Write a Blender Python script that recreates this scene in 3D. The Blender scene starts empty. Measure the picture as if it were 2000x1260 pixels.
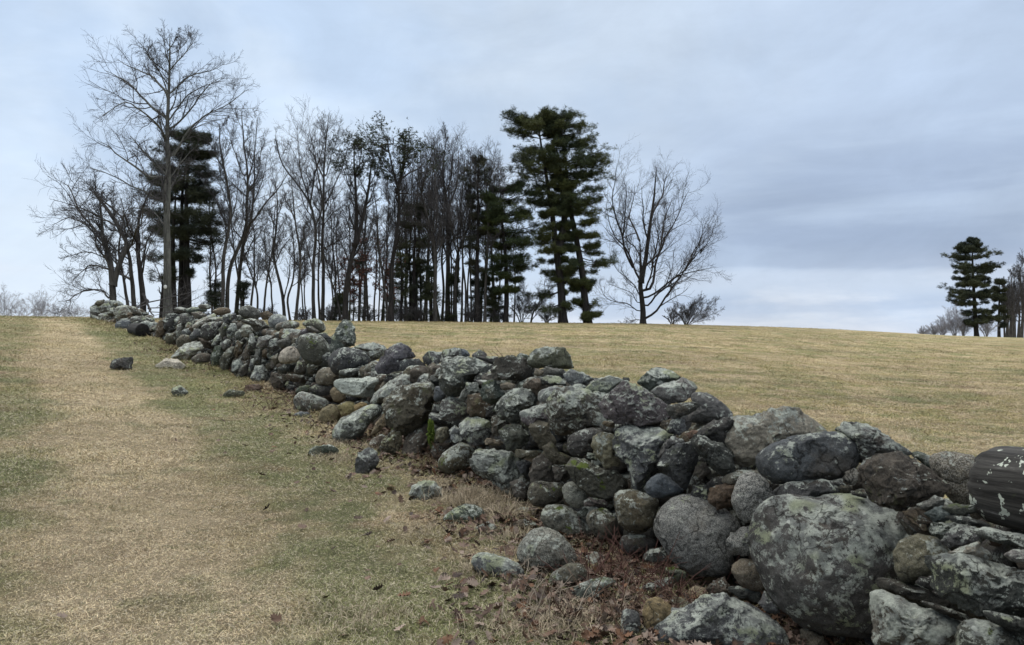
import bpy, math, random
import numpy as np

# ------------------------------------------------------------------ basics
F = 1570.0                       # focal length in photograph pixels (2000 wide)
PITCH = math.atan(40.0 / F)
EYE = np.array([0.0, 0.0, 1.6])
rng = np.random.default_rng(7)
random.seed(7)
scene = bpy.context.scene
COL = scene.collection

cam_d = bpy.data.cameras.new("camera")
cam = bpy.data.objects.new("camera", cam_d)
COL.objects.link(cam)
cam.location = EYE
cam.rotation_euler = (math.pi / 2 + PITCH, 0, 0)
cam_d.sensor_width = 36.0
cam_d.lens = F / 2000 * 36.0
cam_d.clip_start = 0.05
cam_d.clip_end = 3000
scene.camera = cam


def rays(px, py):
    """direction (world) through a photograph pixel, scaled so that its Y is 1"""
    px = np.asarray(px, float); py = np.asarray(py, float)
    r = px - 1000.0
    u = 630.0 - py
    c, s = math.cos(PITCH), math.sin(PITCH)
    dy = F * c - u * s
    dz = F * s + u * c
    return np.stack([r / dy, np.ones_like(dy), dz / dy], -1)


# ------------------------------------------------------------------ noise
def _hash(ix, iy, iz, seed):
    h = (ix.astype(np.uint32) * np.uint32(374761393) + iy.astype(np.uint32) * np.uint32(668265263)
         + iz.astype(np.uint32) * np.uint32(2147483647) + np.uint32((seed * 144665 + 97) & 0xffffffff))
    h = (h ^ (h >> np.uint32(13))) * np.uint32(1274126177)
    h = (h ^ (h >> np.uint32(16))) * np.uint32(2246822519)
    h = h ^ (h >> np.uint32(15))
    return h.astype(np.float64) / 4294967295.0


def vnoise(P, seed=0):
    """value noise -1..1 at points (N,3)"""
    P = np.asarray(P, float)
    I = np.floor(P).astype(np.int64)
    f = P - I
    f = f * f * f * (f * (f * 6 - 15) + 10)
    out = 0
    for a in (0, 1):
        wa = f[:, 0] if a else 1 - f[:, 0]
        for b in (0, 1):
            wb = f[:, 1] if b else 1 - f[:, 1]
            for c in (0, 1):
                wc = f[:, 2] if c else 1 - f[:, 2]
                out = out + wa * wb * wc * _hash(I[:, 0] + a + 9999, I[:, 1] + b + 9999, I[:, 2] + c + 9999, seed)
    return out * 2 - 1


def fbm(P, oct=4, seed=0, gain=0.5):
    a, s, t = 1.0, 0.0, 0.0
    Q = np.array(P, float)
    for k in range(oct):
        s = s + a * vnoise(Q, seed + k * 17); t += a
        Q = Q * 2.03 + 11.3; a *= gain
    return s / t


def fbm2(X, Y, scale, oct=4, seed=0, gain=0.5):
    X = np.asarray(X, float); sh = X.shape
    P = np.stack([X.ravel() * scale, np.asarray(Y, float).ravel() * scale, np.full(X.size, 3.7 + seed)], -1)
    return fbm(P, oct, seed, gain).reshape(sh)


# ------------------------------------------------------------------ terrain
_cx = np.array([-600, 0, 180, 350, 640, 900, 1250, 1500, 1700, 1850, 2000, 2600], float)
_cy = np.array([617, 619, 621, 624, 628, 630, 633, 639, 646, 651, 653, 658], float)
_dd = np.array([34, 38, 42, 47, 57, 62, 66, 78, 92, 104, 112, 120], float)
_cr = rays(_cx, _cy)
_ca, _ce = _cr[:, 0], _cr[:, 2]


def ground_z(X, Y):
    X = np.asarray(X, float); Y = np.asarray(Y, float)
    a = X / np.maximum(Y, 7.0)
    a = np.clip(a, -1.0, 1.0)
    D = np.interp(a, _ca, _dd)
    e = np.interp(a, _ca, _ce)
    zc = 1.6 + e * D
    t = Y / D
    m0, m1 = 0.55, (zc - 1.6) / zc
    tt = np.clip(t, 0, 1)
    s = (tt ** 3 - 2 * tt ** 2 + tt) * m0 + (-2 * tt ** 3 + 3 * tt ** 2) + (tt ** 3 - tt ** 2) * m1
    q = np.clip(t - 1, 0, None)
    s = s + m1 * q - 1.1 * q * q / (1 + 1.2 * q)
    s = np.where(t < 0, 0.3 * np.clip(t, -1, 0), s)
    s = np.maximum(s, -1.5)
    far = np.clip((np.hypot(X, Y) - 90) / 200, 0, 1)
    und = 0.05 * fbm2(X, Y, 0.22, 2, 5) * np.clip(Y / 5, 0, 1) * np.clip(1.2 - t, 0.0, 1)
    near = np.clip(1.3 - np.hypot(X, Y) / 40, 0, 1)
    bmp = near * (0.018 * fbm2(X, Y, 2.2, 3, 61) + 0.012 * fbm2(X, Y, 7.0, 2, 62))
    return zc * s + und - far * 3 + bmp


def hit(px, py):
    """where the ray through a pixel meets the ground"""
    d = rays(px, py)
    ys = np.concatenate([np.arange(2, 30, 0.02), np.arange(30, 140, 0.1)])
    Z = EYE[2] + ys * d[2]
    G = ground_z(ys * d[0], ys)
    k = np.argmax(Z < G)
    if not (Z < G).any():
        k = int(np.argmin(Z - G))
    y = ys[k]
    return np.array([y * d[0], y, float(ground_z(y * d[0], y))])


# ------------------------------------------------------------------ objects
def tag(o, label=None, cat=None, group=None, kind=None):
    if label: o['label'] = label
    if cat: o['category'] = cat
    if group: o['group'] = group
    if kind: o['kind'] = kind
    return o


def empty(name, loc):
    o = bpy.data.objects.new(name, None)
    o.empty_display_size = 0.2
    COL.objects.link(o)
    o.location = loc
    return o


def mesh_np(name, V, mat, quads=None, tris=None, polys=None, parent=None, origin=None, smooth=True, attrs=None):
    V = np.asarray(V, np.float64)
    if origin is None:
        origin = np.array(parent.location) if parent is not None else np.zeros(3)
    me = bpy.data.meshes.new(name)
    VL = (V - origin).astype(np.float32)
    me.vertices.add(len(VL))
    me.vertices.foreach_set("co", VL.ravel())
    loops, starts = [], []
    n = 0
    for arr, k in ((quads, 4), (tris, 3)):
        if arr is None or len(arr) == 0: continue
        arr = np.asarray(arr, np.int32)
        loops.append(arr.ravel())
        starts.append(n + np.arange(len(arr), dtype=np.int32) * k)
        n += arr.size
    if polys:
        for p in polys:
            loops.append(np.array(p, np.int32)); starts.append(np.array([n], np.int32)); n += len(p)
    L = np.concatenate(loops); S = np.concatenate(starts)
    me.loops.add(len(L)); me.loops.foreach_set("vertex_index", L)
    me.polygons.add(len(S)); me.polygons.foreach_set("loop_start", S)
    me.update(calc_edges=True)
    if smooth:
        me.polygons.foreach_set("use_smooth", np.ones(len(S), bool))
    for an, arr in (attrs or {}).items():
        arr = np.asarray(arr, np.float32)
        if arr.ndim == 2:
            at = me.attributes.new(an, 'FLOAT_COLOR', 'POINT')
            if arr.shape[1] == 3: arr = np.concatenate([arr, np.ones((len(arr), 1), np.float32)], 1)
            at.data.foreach_set("color", arr.ravel())
        else:
            at = me.attributes.new(an, 'FLOAT', 'POINT')
            at.data.foreach_set("value", arr)
    me.materials.append(mat)
    me.validate()
    o = bpy.data.objects.new(name, me)
    COL.objects.link(o)
    if parent is not None:
        o.parent = parent
        o.location = np.array(origin) - np.array(parent.location)
    else:
        o.location = origin
    return o


# ------------------------------------------------------------------ materials
class NT:
    def __init__(self, name):
        self.m = bpy.data.materials.new(name)
        self.m.use_nodes = True
        self.t = self.m.node_tree
        self.b = self.t.nodes["Principled BSDF"]
        self.b.inputs["Specular IOR Level"].default_value = 0.25

    def n(self, typ, **kw):
        nd = self.t.nodes.new(typ)
        for k, v in kw.items(): setattr(nd, k, v)
        return nd

    def l(self, a, b): self.t.links.new(a, b)

    def pos(self):
        return self.n('ShaderNodeNewGeometry').outputs['Position']

    def noise(self, scale, detail=4, rough=0.6, vec=None, dist=0.0):
        nd = self.n('ShaderNodeTexNoise')
        nd.inputs['Scale'].default_value = scale
        nd.inputs['Detail'].default_value = detail
        nd.inputs['Roughness'].default_value = rough
        nd.inputs['Distortion'].default_value = dist
        self.l(vec if vec is not None else self.pos(), nd.inputs['Vector'])
        return nd.outputs['Fac']

    def voro(self, scale, vec=None):
        nd = self.n('ShaderNodeTexVoronoi')
        nd.inputs['Scale'].default_value = scale
        self.l(vec if vec is not None else self.pos(), nd.inputs['Vector'])
        return nd

    def math(self, op, a, b=None, c=None, clamp=False):
        nd = self.n('ShaderNodeMath', operation=op, use_clamp=clamp)
        for i, v in enumerate((a, b, c)):
            if v is None: continue
            if isinstance(v, (int, float)): nd.inputs[i].default_value = v
            else: self.l(v, nd.inputs[i])
        return nd.outputs[0]

    def ramp(self, fac, a, b, ca=(0, 0, 0, 1), cb=(1, 1, 1, 1)):
        nd = self.n('ShaderNodeMapRange'); nd.clamp = True
        nd.interpolation_type = 'SMOOTHSTEP'
        nd.inputs[1].default_value = a; nd.inputs[2].default_value = b
        self.l(fac, nd.inputs[0])
        return nd.outputs[0]

    def mix(self, fac, a, b, mode='MIX'):
        nd = self.n('ShaderNodeMix', data_type='RGBA', blend_type=mode)
        if isinstance(fac, (int, float)): nd.inputs[0].default_value = fac
        else: self.l(fac, nd.inputs[0])
        for i, v in ((6, a), (7, b)):
            if isinstance(v, tuple): nd.inputs[i].default_value = (*v, 1) if len(v) == 3 else v
            else: self.l(v, nd.inputs[i])
        return nd.outputs[2]

    def attr(self, name, out='Color'):
        nd = self.n('ShaderNodeAttribute', attribute_name=name)
        return nd.outputs[out]

    def bump(self, h, strength, dist, prev=None):
        nd = self.n('ShaderNodeBump')
        nd.inputs['Strength'].default_value = strength
        nd.inputs['Distance'].default_value = dist
        self.l(h, nd.inputs['Height'])
        if prev is not None: self.l(prev, nd.inputs['Normal'])
        return nd.outputs['Normal']

    def done(self, col=None, rough=0.9, normal=None):
        if col is not None:
            if isinstance(col, tuple): self.b.inputs['Base Color'].default_value = (*col, 1)
            else: self.l(col, self.b.inputs['Base Color'])
        if isinstance(rough, (int, float)): self.b.inputs['Roughness'].default_value = rough
        else: self.l(rough, self.b.inputs['Roughness'])
        if normal is not None: self.l(normal, self.b.inputs['Normal'])
        return self.m


def stone_material():
    M = NT("lichened_stone")
    P = M.pos()
    tint = M.attr('tint'); ALPHA = M.attr('tint', 'Alpha')
    speck = M.attr('speck', 'Fac'); moss = M.attr('moss', 'Fac')
    nz = M.n('ShaderNodeSeparateXYZ'); M.l(M.n('ShaderNodeNewGeometry').outputs['Normal'], nz.inputs[0])
    up = nz.outputs[2]
    # body: mottled
    big = M.noise(5.5, 5, 0.65)
    med = M.noise(22, 5, 0.7)
    fine = M.noise(130, 4, 0.8)
    v = M.math('MULTIPLY_ADD', M.math('SUBTRACT', big, 0.5), 1.9, 1.0)
    v2 = M.math('MULTIPLY_ADD', M.math('SUBTRACT', med, 0.5), 1.7, 1.0)
    v3 = M.math('MULTIPLY_ADD', M.math('SUBTRACT', fine, 0.5), 1.7, 1.0)
    vv = M.math('MULTIPLY', M.math('MULTIPLY', v, v2), v3)
    cm = M.n('ShaderNodeVectorMath', operation='SCALE'); M.l(tint, cm.inputs[0]); M.l(vv, cm.inputs['Scale'])
    col = cm.outputs[0]
    # crystals of granite
    vg = M.voro(230)
    gs = M.ramp(vg.outputs['Color'], 0.42, 0.62)
    gcol = M.mix(gs, (0.05, 0.048, 0.044), (0.46, 0.445, 0.40))
    col = M.mix(M.math('MULTIPLY', speck, 0.5), col, gcol)
    # warm stains
    st = M.ramp(M.noise(3.3, 4, 0.6, dist=0.6), 0.56, 0.74)
    col = M.mix(M.math('MULTIPLY', st, 0.4), col, (0.10, 0.068, 0.035))
    # black crust
    blk = M.ramp(M.noise(11, 6, 0.75, dist=0.4), 0.55, 0.63)
    col = M.mix(M.math('MULTIPLY', blk, 0.7), col, (0.022, 0.023, 0.023))
    # lichen patches: large thalli broken up by fine noise
    l1 = M.noise(7.5, 7, 0.78, dist=0.5)
    l2 = M.noise(42, 5, 0.8)
    lm = M.math('ADD', M.math('MULTIPLY', l1, 0.72), M.math('MULTIPLY', l2, 0.34))
    upb = M.math('MULTIPLY', up, 0.075)
    lm = M.math('ADD', lm, M.math('ADD', upb, M.math('MULTIPLY_ADD', ALPHA, 0.22, -0.11)))
    lmask = M.ramp(lm, 0.575, 0.60)
    lc = M.mix(M.ramp(M.noise(15, 4, 0.7), 0.40, 0.62), (0.20, 0.212, 0.195), (0.47, 0.50, 0.43))
    lc = M.mix(M.math('MULTIPLY', M.ramp(M.noise(4.1, 2, 0.5), 0.56, 0.66), 0.7), lc, (0.30, 0.33, 0.18))
    lcs = M.n('ShaderNodeVectorMath', operation='SCALE'); M.l(lc, lcs.inputs[0]); M.l(M.math('MULTIPLY_ADD', fine, 1.2, 0.4), lcs.inputs['Scale'])
    lc = lcs.outputs[0]
    col = M.mix(M.math('MULTIPLY', lmask, 0.85), col, lc)
    # pale rosettes
    wv = M.n('ShaderNodeVectorMath', operation='ADD')
    wn = M.n('ShaderNodeTexNoise'); wn.inputs['Scale'].default_value = 30; M.l(P, wn.inputs['Vector'])
    ws = M.n('ShaderNodeVectorMath', operation='SCALE'); M.l(wn.outputs['Color'], ws.inputs[0]); ws.inputs['Scale'].default_value = 0.03
    M.l(P, wv.inputs[0]); M.l(ws.outputs[0], wv.inputs[1])
    vs = M.voro(24, wv.outputs[0])
    sp = M.math('SUBTRACT', 1.0, M.ramp(vs.outputs['Distance'], 0.20, 0.27))
    on = M.ramp(vs.outputs['Color'], 0.52, 0.56)
    keep = M.ramp(M.math('ADD', l1, M.math('MULTIPLY_ADD', ALPHA, 0.2, -0.1)), 0.47, 0.53)
    col = M.mix(M.math('MULTIPLY', M.math('MULTIPLY', sp, on), M.math('MULTIPLY', keep, 0.75)), col, (0.52, 0.54, 0.48))
    # moss
    mm = M.math('ADD', M.noise(6.0, 5, 0.7), M.math('MULTIPLY', up, 0.03))
    mmask = M.math('MULTIPLY', M.ramp(mm, 0.60, 0.66), moss)
    mc = M.mix(M.noise(60, 3, 0.7), (0.035, 0.05, 0.008), (0.13, 0.17, 0.03))
    col = M.mix(mmask, col, mc)
    # a few fracture lines
    vc = M.n('ShaderNodeTexVoronoi', feature='DISTANCE_TO_EDGE'); vc.inputs['Scale'].default_value = 3.4
    wv2 = M.n('ShaderNodeVectorMath', operation='ADD'); wn2 = M.n('ShaderNodeTexNoise'); wn2.inputs['Scale'].default_value = 7; wn2.inputs['Detail'].default_value = 6; M.l(P, wn2.inputs['Vector'])
    ws2 = M.n('ShaderNodeVectorMath', operation='SCALE'); M.l(wn2.outputs['Color'], ws2.inputs[0]); ws2.inputs['Scale'].default_value = 0.28
    M.l(P, wv2.inputs[0]); M.l(ws2.outputs[0], wv2.inputs[1]); M.l(wv2.outputs[0], vc.inputs['Vector'])
    crk = M.math('MULTIPLY', M.math('SUBTRACT', 1.0, M.ramp(vc.outputs['Distance'], 0.0, 0.022)), M.ramp(M.noise(2.7, 2), 0.46, 0.56))
    col = M.mix(M.math('MULTIPLY', crk, 0.75), col, (0.015, 0.014, 0.012))
    h0 = M.bump(M.math('SUBTRACT', 1.0, crk), 1.0, 0.02)
    h1 = M.bump(M.noise(16, 9, 0.78), 1.0, 0.035, h0)
    h2 = M.bump(M.noise(110, 5, 0.8), 1.0, 0.008, h1)
    h3 = M.bump(M.math('MAXIMUM', lmask, mmask), 0.5, 0.004, h2)
    return M.done(col, M.ramp(M.noise(9, 3), -0.6, 0.9), h3)


def wood_dark(lich=0.9, name="weathered_wood", k=1.0):
    M = NT(name)
    c = M.n('ShaderNodeTexCoord').outputs['Object']
    mp = M.n('ShaderNodeMapping'); mp.inputs['Scale'].default_value = (1.6, 34, 34)
    M.l(c, mp.inputs[0])
    g = M.noise(1.0, 9, 0.78, mp.outputs[0], 0.5)
    col = M.mix(M.ramp(g, 0.35, 0.65), (0.010 * k, 0.009 * k, 0.008 * k), (0.055 * k, 0.052 * k, 0.047 * k))
    col = M.mix(M.math('MULTIPLY', M.ramp(g, 0.62, 0.68), lich), col, (0.17, 0.165, 0.155))
    l = M.ramp(M.math('ADD', M.math('MULTIPLY', M.noise(17, 3, 0.6), 0.85), M.math('MULTIPLY', M.noise(70, 4, 0.7), 0.15)), 0.60, 0.62)
    col = M.mix(M.math('MULTIPLY', l, lich), col, (0.42, 0.45, 0.38))
    gr = M.ramp(M.noise(6, 4, 0.7), 0.62, 0.70)
    col = M.mix(M.math('MULTIPLY', gr, 0.5), col, (0.05, 0.065, 0.025))
    b = M.bump(g, 0.7, 0.006)
    return M.done(col, 0.85, b)


def bark(name, c1, c2, sc=9.0):
    M = NT(name)
    mp = M.n('ShaderNodeMapping'); mp.inputs['Scale'].default_value = (1, 1, 0.18); M.l(M.pos(), mp.inputs[0])
    g = M.noise(sc, 5, 0.7, mp.outputs[0])
    col = M.mix(M.ramp(g, 0.3, 0.7), c1, c2)
    return M.done(col, 0.95, M.bump(g, 0.8, 0.03))


def attr_mat(name, rough=0.85, var=0.35, scale=40, trans=0.0):
    M = NT(name)
    v = M.math('MULTIPLY_ADD', M.math('SUBTRACT', M.noise(scale, 3, 0.6), 0.5), var * 2, 1.0)
    cm = M.n('ShaderNodeVectorMath', operation='SCALE'); M.l(M.attr('tint'), cm.inputs[0]); M.l(v, cm.inputs['Scale'])
    return M.done(cm.outputs[0], rough)


def ground_material():
    M = NT("winter_turf")
    base = M.attr('tint')
    P = M.pos()
    sc = M.n('ShaderNodeMapping'); sc.inputs['Scale'].default_value = (1, 1, 1); M.l(P, sc.inputs[0])
    a = M.noise(2.2, 6, 0.72); b = M.noise(18, 8, 0.85); c = M.noise(70, 4, 0.8)
    v = M.math('MULTIPLY', M.math('MULTIPLY_ADD', M.math('SUBTRACT', a, 0.5), 0.9, 1.0),
               M.math('MULTIPLY', M.math('MULTIPLY_ADD', M.math('SUBTRACT', b, 0.5), 1.3, 0.95),
                      M.math('MULTIPLY_ADD', M.math('SUBTRACT', c, 0.5), 1.2, 1.0)))
    cm = M.n('ShaderNodeVectorMath', operation='SCALE'); M.l(base, cm.inputs[0]); M.l(v, cm.inputs['Scale'])
    col = M.mix(M.ramp(M.noise(5, 5, 0.75), 0.55, 0.72), cm.outputs[0], (0.10, 0.105, 0.045))
    col = M.mix(M.ramp(M.noise(8.5, 5, 0.75), 0.62, 0.74), col, (0.09, 0.062, 0.04))
    n1 = M.bump(b, 1.0, 0.05)
    n2 = M.bump(c, 1.0, 0.015, n1)
    return M.done(col, 0.95, n2)


MS = stone_material()
MW = wood_dark()
MW2 = wood_dark(0.0, "rotten_wood", 0.35)
MT = ground_material()
MBARK = bark("grey_bark", (0.022, 0.020, 0.018), (0.085, 0.078, 0.07))
MBARKD = bark("dark_bark", (0.010, 0.009, 0.009), (0.04, 0.035, 0.032))
MPALE = bark("hazed_twigs", (0.19, 0.185, 0.20), (0.30, 0.29, 0.31), 3)  # twig colour paled to stand in for distance haze
MTWIG = bark("twig_bark", (0.034, 0.032, 0.033), (0.092, 0.086, 0.088), 3)
MBARKL = bark("pale_bark", (0.05, 0.05, 0.044), (0.15, 0.148, 0.13))
MNEED = attr_mat("pine_needles", 0.8, 0.4, 1.2)
MLEAF = attr_mat("dead_leaf", 0.75, 0.35, 30)
MGRASS = attr_mat("dry_grass", 0.8, 0.3, 50)
MMOSS = attr_mat("moss", 0.9, 0.4, 60)

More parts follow.
